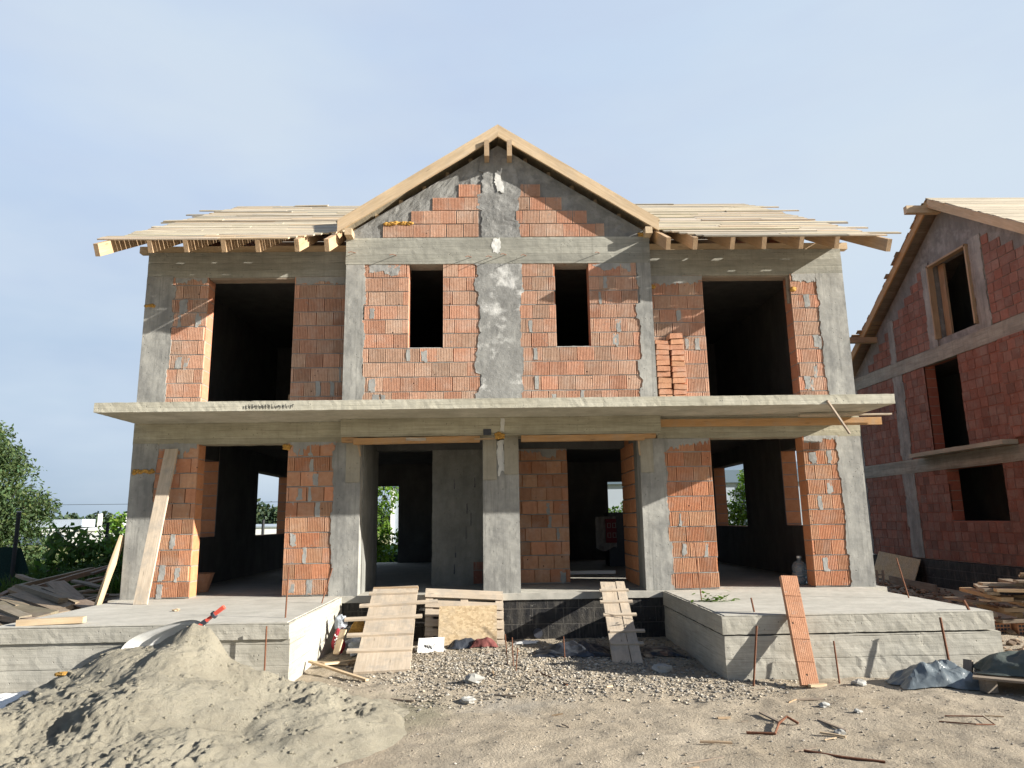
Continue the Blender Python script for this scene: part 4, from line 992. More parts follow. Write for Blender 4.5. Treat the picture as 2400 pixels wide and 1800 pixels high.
# leafy cutting on the terrace
m=MB(); R=random.Random(5)
for i in range(60):
    c=np.array([2.98+R.gauss(0,.13),-1.75+R.gauss(0,.05),R.uniform(.01,.05)+max(0,R.gauss(0,.06))]); a=R.uniform(0,6.28); L=R.uniform(.07,.15); w=L*.4
    d=np.array([math.cos(a),math.sin(a),R.uniform(-.3,.4)]); sd=np.array([-math.sin(a),math.cos(a),R.uniform(-.3,.3)])
    br=R.uniform(.7,1.3); m.add([c-d*L/2,c+sd*w/2,c+d*L/2,c-sd*w/2],[(0,1,2,3)],(br,br,br))
single(m,'leafy_cutting','leaf_c','wilted leafy twig lying on the right terrace','twig')
# plastic sheets ------------------------------------------------------
def sheet(name,mat,label,cx,cy,lx,ly,h,rot=0,seed=0,zb=None,env=None,nu=64,nv=42,freq=4.0,cat='sheet',thick=None):
    U,Vv=np.meshgrid(np.linspace(-1,1,nu),np.linspace(-1,1,nv),indexing='ij'); u=U.ravel();v=Vv.ravel()
    P=np.stack([u*lx*freq,v*ly*freq,u*0+seed],1); rs=random.Random(seed); rdg=0; r2=0
    for q in range(5):
        an=rs.uniform(0,3.14); fq=rs.uniform(1.2,2.6)*freq/4; ph=rs.random()*6; a=(u*lx*math.cos(an)+v*ly*math.sin(an))*fq*2.2+ph+.35*fbm(P*.8+q*5,seed+q,2)
        tri=1-np.abs((a%1)*2-1)**.8; rdg=rdg+tri*(.34 if q<2 else .2); r2=r2+np.abs(fbm(P*1.6+q,seed+q,2))*.2
    e=np.clip(1-np.abs(u)**2.4,0,1)*np.clip(1-np.abs(v)**2.2,0,1) if env is None else env(u,v)
    w1=1+.16*fbm(np.stack([u*2+5,v*2,u*0+seed],1),seed+8,3); w2=1+.2*fbm(np.stack([u*2-5,v*2,u*0+seed],1),seed+12,3)
    x=u*lx*w1; y=v*ly*w2; c,s=math.cos(rot),math.sin(rot); X=cx+x*c-y*s; Y=cy+x*s+y*c
    z0=gheight(X,Y)+.008 if zb is None else np.full(len(X),zb)
    z=z0+h*e*(.45+.42*rdg+.18*r2)+.012*np.clip(rdg,0,1)
    m=MB(); V=np.stack([X,Y,z],1); F=[]
    for i in range(nu-1):
        for j in range(nv-1):
            q=(i*nv+j,(i+1)*nv+j,(i+1)*nv+j+1,i*nv+j+1)
            F+= [(q[0],q[1],q[2]),(q[0],q[2],q[3])] if (i*7+j*3+seed)%2 else [(q[0],q[1],q[3]),(q[1],q[2],q[3])]
    m.add(V,F); return single(m,name,mat,label,cat)
sheet('plastic_sheet','tarp','crumpled shiny grey plastic sheet at the foot of the right terrace',4.86,-3.72,.50,.25,.27,-.10,3)
sheet('plastic_sheet','tarp_dark','flat black plastic sheet on the gravel beside the narrow ramp',1.02,-1.5,.55,.36,.17,-.15,8)
sheet('plastic_sheet','tarp_dark','dark plastic sheet right of the narrow ramp',2.2,-1.6,.30,.35,.09,.1,11)
t=thing('low_pallet','weathered low pallet under the dark cloth at the right edge','pallet',(5.75,-4.1,GZ))
pr=np.array([math.cos(-.62),math.sin(-.62),0]); pq=np.array([-pr[1],pr[0],0]); pc=np.array([5.80,-4.02,GZ])
for k in range(5):
    m=MB(); c=pc+pq*(-.42+.21*k)+np.array([0,0,.145]); m.beam(c-pr*.6,c+pr*.7,.12,.022); m.build('slat',M['wood_old'],t)
for k in (-1,0,1):
    for q in (-1,0,1):
        m=MB(); c=pc+pr*(.05+.52*k)+pq*.38*q; m.rough(c[0]-.06,c[0]+.06,c[1]-.06,c[1]+.06,GZ,GZ+.132,step=.06,amp=.003); m.build('block',M['wood_old'],t)
sheet('cloth_cover','tarp_green','dark grey green cloth draped over the low pallet',5.88,-3.95,.62,.42,.30,-.5,14,zb=GZ+.165,freq=2.6,cat='cloth')
plank((5.22,-3.66,GZ+.02),(5.30,-3.6,GZ+.24),.09,.05,'wood_old','dark wood block between the plastic sheet and the low pallet','wood_block','block')
# litter around the porch ----------------------------------------------
m=MB(); m.blob((-2.36,-1.25,GZ+.20),.155,.28,5,14,10,(.62,.42,1.15),4); t=m.build('crumpled_bag',M['red_bag'],origin='base'); tag(t,'crimson plastic bag with white lettering by the left ramp','bag')
m=MB()
for k,z in enumerate((.14,.19,.24,.29)):
    m.box(-2.40,-2.36,-1.352,-1.335,GZ+z,GZ+z+.012); m.box(-2.40+.012*(k%3),-2.388+.012*(k%3),-1.352,-1.335,GZ+z,GZ+z+.035)
m.build('white_lettering',M['paper'],t)
m=MB(); m.blob((-2.35,-1.2,GZ+.47),.10,.35,6,10,8,(.9,.7,.9),9); single(m,'crumpled_bag','grey_bag','grey plastic bag resting on the crimson bag','bag')
m=MB(); m.blob((-2.02,-1.3,GZ+.14),.19,.35,6,12,9,(1.1,.8,.8),12); single(m,'crumpled_bag','grey_bag','bluish grey crumpled bag beside the lower left ramp','bag')
m=MB(); m.blob((-2.15,-.8,GZ+.27),.14,.4,6,10,8,(1,.8,.9),15); single(m,'crumpled_bag','foam','tan paper sack behind the litter left of the ramp','bag')
m=MB(); m.blob((-1.92,-.75,GZ+.25),.13,.5,7,10,8,(1.1,.8,.8),19); single(m,'crumpled_film','paper','crumpled clear film behind the litter left of the ramp','film')
m=MB(); m.blob((-2.1,-.95,GZ+.10),.20,.4,6,10,8,(1.3,.9,.6),23); single(m,'rubbish_heap','grey_bag','low heap of rubbish between terrace and left ramp','rubbish')
m=MB(); V=[(x,y,GZ+.03+.10*(y+1.2)+.02*math.sin(x*14+y*9)) for x in np.linspace(-1.24,-.86,8) for y in np.linspace(-1.3,-.9,8)]
V=[(x,-1.16+.22*(y+1.3)/.4+.03*math.sin(x*12),GZ+.02+.17*(y+1.3)/.4) for x,y,z in V]
m.grid(V,8,8); t=single(m,'paper_sheet','paper','white paper with a pencil scrawl right of the wide ramp','paper')
m=MB(); R=random.Random(8); x=-1.14
for k in range(7):
    z=GZ+.08+R.uniform(-.012,.012); m.tube([(x,-1.11,z),(x+.012,-1.08,z+.04*(1+.6*(k==2))),(x+.024,-1.12,z-.01)],.004,4); x+=.022
m.build('pencil_scrawl',M['ink'],t)
sheet('paper_sheet','paper','crumpled white paper behind the scrawled sheet',-1.08,-.85,.2,.12,.14,.2,21,freq=5,nu=20,nv=14,cat='paper')
sheet('foam_board_piece','paper','white flat scrap on the gravel under the black foundation',.36,-.55,.18,.12,.05,-.2,22,freq=2,nu=12,nv=10,cat='scrap')
sheet('rag','maroon','dark red rag crumpled in front of the strand board',-.28,-.86,.19,.12,.16,0,24,freq=5,nu=26,nv=18,cat='rag')
sheet('rag','tarp_dark','dark brown rag in front of the strand board',-.58,-.80,.22,.12,.16,.1,27,freq=5,nu=26,nv=18,cat='rag')
for i,(x,y,r,l) in enumerate(((-.35,-3.25,.095,'broken concrete lump in the gravel in front of the pallet'),(-.95,-1.0,.08,'small concrete lump between the ramp and the pallet'),(4.0,-3.62,.07,'white stone at the foot of the right terrace'),(1.98,-2.75,.11,'flat pale concrete chunk left of the right terrace'),(-.4,-3.9,.07,'flat grey stone in front of the concrete lump'),(2.95,-5.35,.04,'larger round stone at lower right'),(3.25,-4.4,.045,'lone round stone left of the cloth covered pallet'),(3.42,-4.75,.035,'white pebble below the terracotta bar'))):
    m=MB(); m.blob((x,y,gz1(x,y)+r*.25),r,.4,6,9,7,(1.2,.9,.62),i+40); single(m,'concrete_lump','lump',l,'stone')
# wood scraps near the left ramp
for i,(p0,p1,w,l) in enumerate((((-2.28,-1.75,GZ+.12),(-2.22,-1.6,GZ+.42),.09,'pointed wood offcut standing by the crimson bag'),((-2.6,-1.9,GZ+.04),(-2.05,-2.0,GZ+.05),.11,'yellow board offcut flat by the left terrace corner'),((-2.35,-2.2,GZ+.08),(-1.9,-1.8,GZ+.06),.07,'wood offcut crossing another by the wide ramp'),((-2.5,-2.3,GZ+.13),(-1.65,-2.95,GZ+.03),.05,'long thin lath at the foot of the wide ramp'))):
    plank(p0,p1,w,.025,'wood_new',l,'wood_offcut','offcut')
R=random.Random(17)
for i in range(34):
    x=R.uniform(-1.2,6.5); y=R.uniform(-6.4,-3.4) if R.random()<.75 else R.uniform(-3.2,-1.2)
    if y>-3.4 and x>2.4: y-=2.4
    a=R.uniform(-.6,.6) if R.random()<.7 else R.uniform(0,3.14); L=R.uniform(.06,.30)*(1.5 if R.random()<.12 else 1); w=R.choice((.008,.012,.02,.03))
    z=gz1(x,y)+.006+w*.2
    plank((x-L/2*math.cos(a),y-L/2*math.sin(a),z),(x+L/2*math.cos(a),y+L/2*math.sin(a),z+R.uniform(0,.012)),w,min(w,.015),R.choice(('wood_brown','wood_old','wood_new','wood_old')),'splinter of scrap wood scattered on the bare dirt','wood_splinter','splinter','wood splinters scattered over the dirt',seg=2,warp=.003)
# wheelbarrow half buried behind the sand crest
t=thing('wheelbarrow','pale wheelbarrow tipped behind the sand heap with a red grip sticking up','wheelbarrow',(-3.7,-3.35,-.4))
c=np.array([-3.93,-3.36,-.22]); ex=np.array([.95,-.05,.27]); ex/=np.linalg.norm(ex); ez=np.array([-.18,.42,.85]); ez=ez-ex*(ez@ex); ez/=np.linalg.norm(ez); ey=np.cross(ez,ex)
def sup(a,p=3.0):
    ca,sa=math.cos(a),math.sin(a); return np.sign(ca)*abs(ca)**(2/p),np.sign(sa)*abs(sa)**(2/p)
m=MB(); n=40; V=[]
rings=[(1.03,-.015),(1.03,.015),(.97,.015),(.90,.06),(.75,.16),(.45,.21),(0.02,.22)]
for (k,dp) in rings:
    for i in range(n):
        ca,sa=sup(6.283*i/n); V.append(c+ex*ca*.50*k+ez*sa*.25*k+ey*dp)
F=[(j*n+i,j*n+(i+1)%n,(j+1)*n+(i+1)%n,(j+1)*n+i) for j in range(len(rings)-1) for i in range(n)]; m.add(V,F); m.build('tray',M['white_plastic'],t,smooth=True)
hb=c+ex*.30-ey*.06+ez*.02; ht=np.array([-3.22,-3.45,.235])
m=MB(); m.beam(hb-[.12,0,.08],hb+(ht-hb)*.55,.055,.05); m.build('frame',M['dark_metal'],t)
m=MB(); m.beam(hb+(ht-hb)*.38,hb+(ht-hb)*.72,.06,.04,taper=.75); m.beam(hb+(ht-hb)*.76,ht,.045,.04,taper=1.1); o=m.build('grip',M['red_plastic'],t)
m=MB(); m.tube([hb+(ht-hb)*.71,hb+(ht-hb)*.77],.042,10); m.build('clamp_ring',M['dark_metal'],o)
# white cement bag at far left in front of the terrace
sheet('plastic_sheet','paper','white plastic sheet lying at the left edge beside the sand heap',-5.35,-3.62,.55,.32,.12,.12,31,cat='sheet')
m=MB(); m.blob((-4.98,-3.42,-.47),.07,.3,5,8,6,(1.8,.6,.4),8); single(m,'yellow_scrap','foam','small yellow plastic scrap at the far left by the sand','scrap')

# lumber heap on the left ---------------------------------------------------
R=random.Random(44)
def heap(p0,p1,w,t,lab='weathered plank in the jumbled lumber heap left of the house',mat='wood_old'):
    br=R.uniform(.75,1.25); tn=(br*R.uniform(.95,1.1),br,br*R.uniform(.85,1.0))
    plank(p0,p1,w,t,mat,lab,'plank','plank','planks heaped left of the house',warp=.01,tint=tn,up=(R.uniform(-.2,.2),R.uniform(-.5,.1),1))
LUM=[(-8.79,1.41,0.08,-6.84,-0.23,-0.09),(-8.69,1.40,0.12,-7.04,-0.04,0.02),(-8.45,0.91,0.02,-6.71,-0.53,-0.15),(-8.19,0.20,-0.03,-6.72,-0.84,-0.11),(-7.91,-0.01,-0.07,-6.78,-0.94,-0.14),(-7.91,-0.21,-0.08,-6.97,-1.04,-0.13),(-7.63,-0.61,-0.15,-6.69,-1.24,-0.16),(-8.04,1.19,0.11,-6.85,0.17,-0.07),(-7.42,0.58,-0.02,-6.51,-0.13,-0.11),(-8.10,1.48,0.18,-7.20,0.58,-0.03),(-8.87,1.62,0.08,-8.61,3.61,0.29),(-8.65,1.52,0.04,-8.22,3.60,0.32),(-8.16,2.79,0.25,-7.98,3.18,0.35),(-9.89,3.25,0.21,-9.14,2.64,0.12),(-8.89,1.23,0.00,-8.98,1.83,0.06),(-8.02,1.80,0.07,-7.73,2.60,0.15),(-7.63,1.50,-0.01,-7.47,2.11,0.01),(-7.81,1.41,-0.02,-7.65,1.91,0.01),(-8.04,2.40,0.13,-7.92,3.00,0.18),(-7.38,0.90,-0.10,-7.21,1.61,-0.06),(-7.11,0.60,-0.14,-6.94,1.10,-0.13),(-8.56,0.81,-0.01,-7.22,-0.12,-0.10),(-7.77,-0.41,-0.12,-6.82,-1.14,-0.15),(-8.18,1.11,0.02,-7.06,0.18,-0.09),(-7.12,0.80,-0.10,-7.05,1.20,-0.09),(-8.20,2.20,0.14,-7.43,1.79,0.07),(-8.47,0.61,-0.01,-7.63,-0.12,-0.05),(-8.64,1.61,0.10,-7.69,0.99,0.01)]
SPEC={9:('widest flat board in the middle of the lumber heap',.30,.035),10:('upper of the two long beams on top of the lumber heap',.16,.09),11:('lower of the two long beams on top of the lumber heap',.18,.09),13:('short plank end poking up at the back of the lumber heap',.14,.06)}
for i,q in enumerate(LUM):
    lab,w_,t_=SPEC.get(i,('weathered plank in the jumbled lumber heap left of the house',R.choice((.13,.16,.19)) if i<9 or i in(21,22,23,26,27) else R.uniform(.07,.12),R.choice((.05,.06,.08)) if i<9 else .04))
    heap(q[:3],q[3:],w_,t_,lab)
for i in range(34):
    f=i/34; x0=-9.5+R.uniform(-.5,.9)+f*.5; y0=1.7-f*1.8+R.uniform(-.4,.5); z0=-.16-.22*f+R.uniform(-.12,.03); L=R.uniform(1.4,2.4); a=R.uniform(-.75,-.28)
    heap((x0,y0,z0),(x0+L*math.cos(a),y0+L*math.sin(a),z0-R.uniform(.1,.32)),R.uniform(.09,.2),R.uniform(.035,.08))
for i in range(24):
    x0=R.uniform(-8.6,-7.2); y0=R.uniform(.2,3.6); z0=R.uniform(-.66,-.14); L=R.uniform(1.0,2.0); a=R.uniform(.05,.5)
    heap((x0,y0,z0),(x0+L*math.cos(a),y0+L*math.sin(a)*.8,z0+R.uniform(-.05,.12)),R.uniform(.08,.16),R.uniform(.03,.07))
for i in range(10):
    x0=-9.3+R.uniform(-.6,.8); y0=-1.4+R.uniform(-.9,.6); z0=-.5+R.uniform(-.12,.08); L=R.uniform(1.4,2.2); a=R.uniform(-.35,.05)
    heap((x0,y0,z0),(x0+L*math.cos(a),y0+L*math.sin(a),z0-R.uniform(.0,.15)),R.uniform(.1,.2),R.uniform(.04,.07))
# stack of short boards on the right ----------------------------------------
R=random.Random(55); lay=0; z=GZ+.20
for lay in range(13):
    th=R.choice((.03,.045,.06)); n=R.choice((2,3,3,4))
    for k in range(n):
        x0=7.75+k*.42+R.uniform(-.12,.12); y0=-.55+R.uniform(-.25,.25)
        if lay>9: x0+=.35
        a=R.choice((R.uniform(-.5,.3),R.uniform(.9,1.6))) if lay<10 else R.uniform(-.5,-.15)
        L=R.uniform(.7,1.5); br=R.uniform(.7,1.25); zz=z+R.uniform(-.01,.012)
        plank((x0,y0,zz),(x0+L*math.cos(a),y0+L*math.sin(a),zz+R.uniform(-.04,.05)),R.uniform(.10,.22),th,R.choice(('wood_brown','wood_brown','wood_old')),'brown offcut board in the untidy stack at the right edge','plank','plank','boards stacked at the right edge',tint=(br,br*.97,br*.92),seg=2)
    z+=th+.018
plank((7.62,-.50,z-.30),(8.75,-.70,z-.26),.26,.045,'wood_old','grey flat board on top of the stack at the right edge','plank','plank','boards stacked at the right edge')
def hollow_brick(x,y,z,lab):
    m=MB(); L,Wd,Hh=.30,.25,.18
    m.box(x,x+L*1.0,y,y+Wd,z,z+Hh)
    o=single(m,'hollow_brick','brick_low',lab,'brick'); m=MB()
    for i in range(5):
        for j in range(3): m.box(x+.02+i*.054,x+.058+i*.054,y-.004,y+.002,z+.02+j*.052,z+.055+j*.052)
    m.build('brick_hole',M['dark_metal'],o)
hollow_brick(8.05,-.62,GZ+.0,'red hollow brick at the foot of the right board stack'); hollow_brick(7.70,-.55,GZ+.0,'second red hollow brick under the right board stack')
# things along the neighbour's wall
m=MB(); m.beam((11.15,8.6,GZ+.02),(11.42,8.55,.02),2.2,.02,up=(-1,0,.4),seg=3); single(m,'strand_board_sheet','osb','long strand board sheet leaning on the neighbour house foundation','board')
plank((10.6,5.6,GZ+.10),(10.9,8.2,GZ+.12),.05,.18,'wood_old','low board on edge in front of the neighbour house foundation','plank','plank')
t=thing('slatted_crate','small pale slatted crate standing by the neighbour house','crate',(10.2,7.9,GZ))
for k in range(6):
    m=MB(); m.beam((9.75+.16*k,7.9,GZ+.02),(9.75+.16*k,7.9,GZ+.38),.06,.02,up=(0,1,0)); m.build('slat',M['wood_pale'],t)
for z in (.06,.26):
    m=MB(); m.beam((9.70,7.93,GZ+z),(10.62,7.93,GZ+z),.02,.04); m.build('rail',M['wood_pale'],t)
R=random.Random(66)
for i in range(14):
    x,y=R.uniform(6.7,11),R.uniform(-1.5,7); L=R.uniform(.3,1.4); a=R.uniform(-.5,.6); z=gz1(x,y)+.03
    plank((x,y,z),(x+L*math.cos(a),y+L*math.sin(a),z+R.uniform(0,.05)),R.uniform(.04,.1),.025,'wood_old','loose scrap board on the rubble between the houses','scrap_board','board','scrap boards between the two houses',seg=2)
# ================================================================== VEGETATION AND FENCE
def leaves(mb,P,size,seed,tint_lo=.55,tint_hi=1.45,droop=.3,clump=None,aspect=.45):
    rg=np.random.default_rng(seed); n=len(P)
    d=rg.normal(size=(n,3)); d[:,2]-=droop; d/=np.linalg.norm(d,axis=1)[:,None]
    q=rg.normal(size=(n,3)); sd=np.cross(d,q); sd/=np.linalg.norm(sd,axis=1)[:,None]; nn=np.cross(d,sd)
    L=size*(.6+.8*rg.random(n))[:,None]; w=L*aspect
    V=np.stack([P,P+d*L*.5+sd*w*.5+nn*L*.07,P+d*L,P+d*L*.5-sd*w*.5+nn*L*.07],1).reshape(-1,3)
    t=tint_lo+(tint_hi-tint_lo)*rg.random(n)
    if clump is not None: t=t*clump
    hue=rg.normal(0,.10,n); T=np.stack([t*(1+hue),t,t*(1-hue)],1); T=np.repeat(T,4,axis=0)
    mb.add(V,[(4*i,4*i+1,4*i+2,4*i+3) for i in range(n)],T)
def crown_points(blobs,n,seed,shell=.55,twig=None):
    rg=np.random.default_rng(seed); vol=np.array([b[3]*b[4]*b[5] for b in blobs])**.8; vol/=vol.sum(); P=[];C=[]
    for b,f in zip(blobs,vol):
        k=int(n*f)+1; d=rg.normal(size=(k,3)); d/=np.linalg.norm(d,axis=1)[:,None]; r=(shell+(1-shell)*rg.random(k))
        q=d*r[:,None]; nz=vnoise(d*3.1+np.array(b[:3])*2.3,seed)+.5*vnoise(d*7+np.array(b[:3]),seed+2)
        keep=nz>-.45+.0*r; q=q*(1+.20*nz)[:,None]; q=q[keep]
        P.append(q*np.array(b[3:6])+np.array(b[:3])); C.append(np.full(len(q),.8+.4*rg.random()))
    return np.vstack(P),np.concatenate(C)
def tree(name,label,cat,base,trunk_h,tr,blobs,n,size,mat,seed,group=None,limbs=True,**kw):
    x,y=base; z=gz1(x,y); t=thing(name,label,cat,(x,y,z),group); R=random.Random(seed)
    m=MB(); top=np.array([x+R.uniform(-.2,.2),y,z+trunk_h]); m.tube([(x,y,z-.1),(x+R.uniform(-.08,.08),y,z+trunk_h*.5),top],tr,8,r1=tr*.6)
    if limbs:
        for b in blobs:
            c=np.array(b[:3]); mid=(top+c)/2+np.array([R.uniform(-.2,.2),R.uniform(-.2,.2),-.1]); m.tube([top-[0,0,trunk_h*R.uniform(0,.4)],mid,c],tr*.4,6,r1=tr*.1)
            for k in range(5):
                e=c+np.array([R.uniform(-1,1)*b[3],R.uniform(-1,1)*b[4],R.uniform(-1,1)*b[5]])*.75; m.tube([mid+(c-mid)*R.random(),(c+e)/2+R.uniform(-.1,.1),e],tr*.14,4,r1=tr*.04,cap=False)
    m.build('trunk',M['bark'],t)
    m=MB(); P,C=crown_points(blobs,n,seed); leaves(m,P,size,seed+1,clump=C,**kw); m.build('crown',M[mat],t); return t
R=random.Random(3)
BT=[(-17.4,8,3.2,1.9,1.9,1.3),(-16.2,8.3,2.5,1.7,1.6,1.2),(-15.0,8.0,1.55,1.25,1.2,.9),(-16.6,7.6,1.1,1.5,1.2,.9),(-14.6,8.2,.75,.9,.9,.55),(-15.6,7.6,.35,1.2,1.0,.6),(-18.8,8,1.8,1.6,1.6,1.6),(-15.6,8.3,3.05,.9,.9,.6),(-17.3,7.4,.2,1.1,1.0,.6),(-14.2,8.1,1.75,.55,.6,.35),(-15.9,8.1,3.75,.75,.8,.45),(-16.9,8.2,4.25,.8,.8,.45)]
SB=lambda L,k,dx=0:[((a+dx+.08)*k-.08,(b+12.05)*k-12.05,(c-1.165)*k+1.165,d*k,e*k,f*k) for a,b,c,d,e,f in L]
BT=SB(BT,1.42,1.45)
tree('broadleaf_tree','tall grey green small-leaved tree at the left edge','tree',(-21.8,16.7),2.8,.2,BT,62000,.16,'leaf_a',101)
WB=[(-12.4,8.3,.75,.75,.6,.5),(-11.9,8.4,.35,.9,.7,.55),(-11.2,8.2,.65,.6,.6,.5),(-12.9,8.2,.1,.5,.5,.4),(-11.4,8.0,-.1,.9,.6,.5),(-12.75,8.2,1.0,.35,.3,.22)]
WB=[(a+.62,b,c,d*.85,e,f*.9) for a,b,c,d,e,f in WB]
tree('walnut_sapling','dark large-leaved sapling behind the fence gap on the left','tree',(-11.3,8.4),.7,.05,WB,1000,.27,'leaf_b',103,droop=.8,aspect=.40)
GB=[(-10.5,8.8,.9,.8,.7,.75),(-9.6,9.0,1.25,.9,.7,.8),(-9.0,9.0,.3,1.0,.7,.9),(-10.2,9.0,.0,.9,.7,.7),(-8.6,9.2,1.5,.7,.6,.8),(-9.5,9,2.0,.35,.35,.35)]
GB=SB(GB,1.38)
tree('bright_shrub','bright green bushy tree beside the rear left corner of the house','tree',(-13.2,17.0),1.2,.08,GB,6500,.21,'leaf_c',107,droop=.5)
LB=[(-4.5,13.5,1.0,.7,.6,.9),(-4.0,13.6,2.1,.55,.5,.6),(-4.6,13.4,-.1,.9,.6,.6),(-3.8,13.4,.5,.5,.5,.5),(-4.3,13.5,2.9,.35,.35,.45)]
tree('young_tree','thin leafy tree seen through the left porch doorway','tree',(-4.4,13.5),1.2,.05,LB,1900,.19,'leaf_c',109,droop=.5)
RB=[(a+2.6,b,c,d,e,f) for a,b,c,d,e,f in [(5.2,13.5,1.0,1.0,.8,.75),(5.0,13.6,1.85,.5,.5,.5),(6.3,13.6,1.6,.7,.6,.7),(5.7,13.4,.2,1.3,.8,.8),(4.3,13.5,1.2,.55,.5,.9),(6.4,13.5,2.4,.4,.4,.5),(7.2,13.6,.8,.8,.6,.9)]]
tree('leafy_bush','dense green bush seen through the right rear window','tree',(8.1,13.6),1.0,.06,RB,8500,.15,'leaf_c',113,droop=.5)
CB=[(4.7,16.4,.9,.6,.5,.7),(5.4,16.4,1.0,.5,.5,.8),(4.2,16.5,.6,.5,.5,.7),(5.1,16.4,1.7,.2,.2,.35),(5.7,16.5,1.9,.2,.2,.4)]
tree('low_bush','pointed green bush seen over the crate through the right porch doorway','tree',(4.9,16.5),.7,.05,CB,3000,.15,'leaf_c',117,droop=-.2)
# fence: steel posts with a torn green net
FP=[(-13.75,7.6,1.50),(-13.6,11.8,1.30),(-19.5,6.2,1.5),(-8.6,13.8,1.35)]
for i,(x,y,zt) in enumerate(((-13.48,8.55,1.60),(-13.18,12.7,1.27),(-8.9,15.6,1.3))):
    z=gz1(x,y); t=thing('fence_post',('dark round fence post holding the green net at the left','dark fence post in front of the walnut sapling','dark fence post behind the left wing')[i],'fence post',(x,y,z),'fence posts along the left boundary')
    m=MB(); m.tube([(x,y,z-.1),(x,y,zt)],.055,10); m.build('pole',M['post'],t); m=MB(); m.tube([(x,y,zt),(x,y,zt+.03)],.065,10); m.build('cap',M['white_plastic'] if i==0 else M['post'],t)
def netmesh(A,B,zt,zb,seed):
    m=MB(); nu,nv=40,16; V=[]
    for i in range(nu):
        f=i/(nu-1); p=np.array(A)*(1-f)+np.array(B)*f; t=zt(f); b=zb(f)
        for j in range(nv):
            g=j/(nv-1); o=.06*math.sin(f*17+seed+g*2)+.05*math.sin(f*41+g*3); V.append((p[0]+o*.3,p[1]+o,b+(t-b)*g))
    m.grid(V,nu,nv); return m
m=netmesh((-18.5,8.2),(-12.98,8.75),lambda f: .66-.42*math.sin(min(1,f/.86)*3.14)**.8+.05*math.sin(f*40) if f<.93 else .66-(f-.93)/.07*1.2,lambda f:GZ-.02,1)
single(m,'shade_net','net','torn dark green shade net sagging from the left fence post','fence net')
m=netmesh((-13.1,12.75),(-8.9,15.5),lambda f:.42+.05*math.sin(f*20),lambda f:GZ-.02,4); single(m,'shade_net','net','dark green shade net between the posts beside the left wing','fence net')
m=netmesh((-8.0,14.6),(10.5,14.6),lambda f:.35+.04*math.sin(f*70),lambda f:GZ-.02,6); single(m,'shade_net','net','dark green shade net behind the house seen through the doorways','fence net')
# grass
def blades(n,fn,h0,h1,seed):
    rg=np.random.default_rng(seed); P=fn(rg,n); n=len(P); z=gheight(P[:,0],P[:,1]); a=rg.random(n)*6.28; h=h0+(h1-h0)*rg.random(n); w=.012+.012*rg.random(n); ln=rg.normal(0,.35,(n,2))*h[:,None]
    B=np.stack([P[:,0],P[:,1],z],1); s=np.stack([np.cos(a)*w,np.sin(a)*w,a*0],1); mid=B+np.stack([ln[:,0]*.3,ln[:,1]*.3,h*.6],1); tip=B+np.stack([ln[:,0],ln[:,1],h],1)
    V=np.stack([B-s,B+s,mid+s*.8,mid-s*.8,tip],1).reshape(-1,3); t=.55+.8*rg.random(n); yl=rg.random(n)**3; T=np.repeat(np.stack([t*(1+.9*yl),t*(1+.1*yl),t],1),5,axis=0)
    F=[]
    for i in range(n): F+=[(5*i,5*i+1,5*i+2,5*i+3),(5*i+3,5*i+2,5*i+4)]
    return V,F,T
def gp(rg,n):
    X=rg.uniform(-17,-8,n); Y=rg.uniform(6.5,14.5,n); k=(Y>9.0)|((X>-12.9)&(Y>6.5)); return np.stack([X[k],Y[k]],1)
m=MB(); V,F,T=blades(20000,gp,.30,.80,5); m.add(V,F,T); tag(m.build('tall_grass',M['grass']),'tall green grass in the gap of the torn fence','grass',kind='stuff')
def gp2(rg,n):
    X=rg.uniform(-46,-10,n); Y=rg.uniform(15,46,n); k=vnoise(np.stack([X*.25,Y*.25,X*0],1),77)>-.15; return np.stack([X[k],Y[k]],1)
m=MB(); V,F,T=blades(14000,gp2,.25,.8,6); V2=V; T=T*np.array([1.5,1.25,.9]); m.add(V2,F,T); tag(m.build('field_grass',M['grass']),'rough yellow green grass of the field beyond the fence','grass',kind='stuff')
R=random.Random(21)
for i,(x,y,r) in enumerate(((-21,20,1.0),(-25,28,1.3),(-17.5,22,.8),(-30,34,1.5),(-22,33,1.2))):
    z=gz1(x,y); tree('field_shrub','low rounded shrub in the field beyond the fence','shrub',(x,y),.4,.05,[(x+R.uniform(-.5,.5)*r,y+R.uniform(-.3,.3),z+.45*r+R.uniform(-.1,.2),r*.7,r*.6,r*.5) for k in range(4)],1500,.22,'leaf_a',130+i,'shrubs dotted over the field',limbs=False)

# ================================================================== FAR BUILDINGS AND WOOD
def zg(x,y): return gz1(x,y)
def bld(name,label,cat,x0,x1,y0,y1,h,wallm,roofm,extra=None,pitch=.04):
    z=zg((x0+x1)/2,y0); t=thing(name,label,cat,((x0+x1)/2,(y0+y1)/2,z))
    m=MB(); m.box(x0,x1,y0,y1,z-.5,z+h); m.build('wall',M[wallm],t); m=MB(); ov=.25; rz=(y1-y0)/2*pitch
    m.prism([(x0-ov,y0-ov,z+h),(x0-ov,(y0+y1)/2,z+h+rz),(x0-ov,y1+ov,z+h),(x0-ov,y1+ov,z+h+.3),(x0-ov,(y0+y1)/2,z+h+rz+.3),(x0-ov,y0-ov,z+h+.3)],(x1-x0+2*ov,0,0)); m.build('roof',M[roofm],t)
    return t,z
t,z=bld('warehouse','long low white warehouse far off on the left','warehouse',-132,-82,165,190,3.3,'white_wall','white_wall')
for x in (-98,-92):
    m=MB(); m.box(x,x+.6,168,169,z+4.3,z+7.4); m.build('roof_stack',M['white_wall'],t)
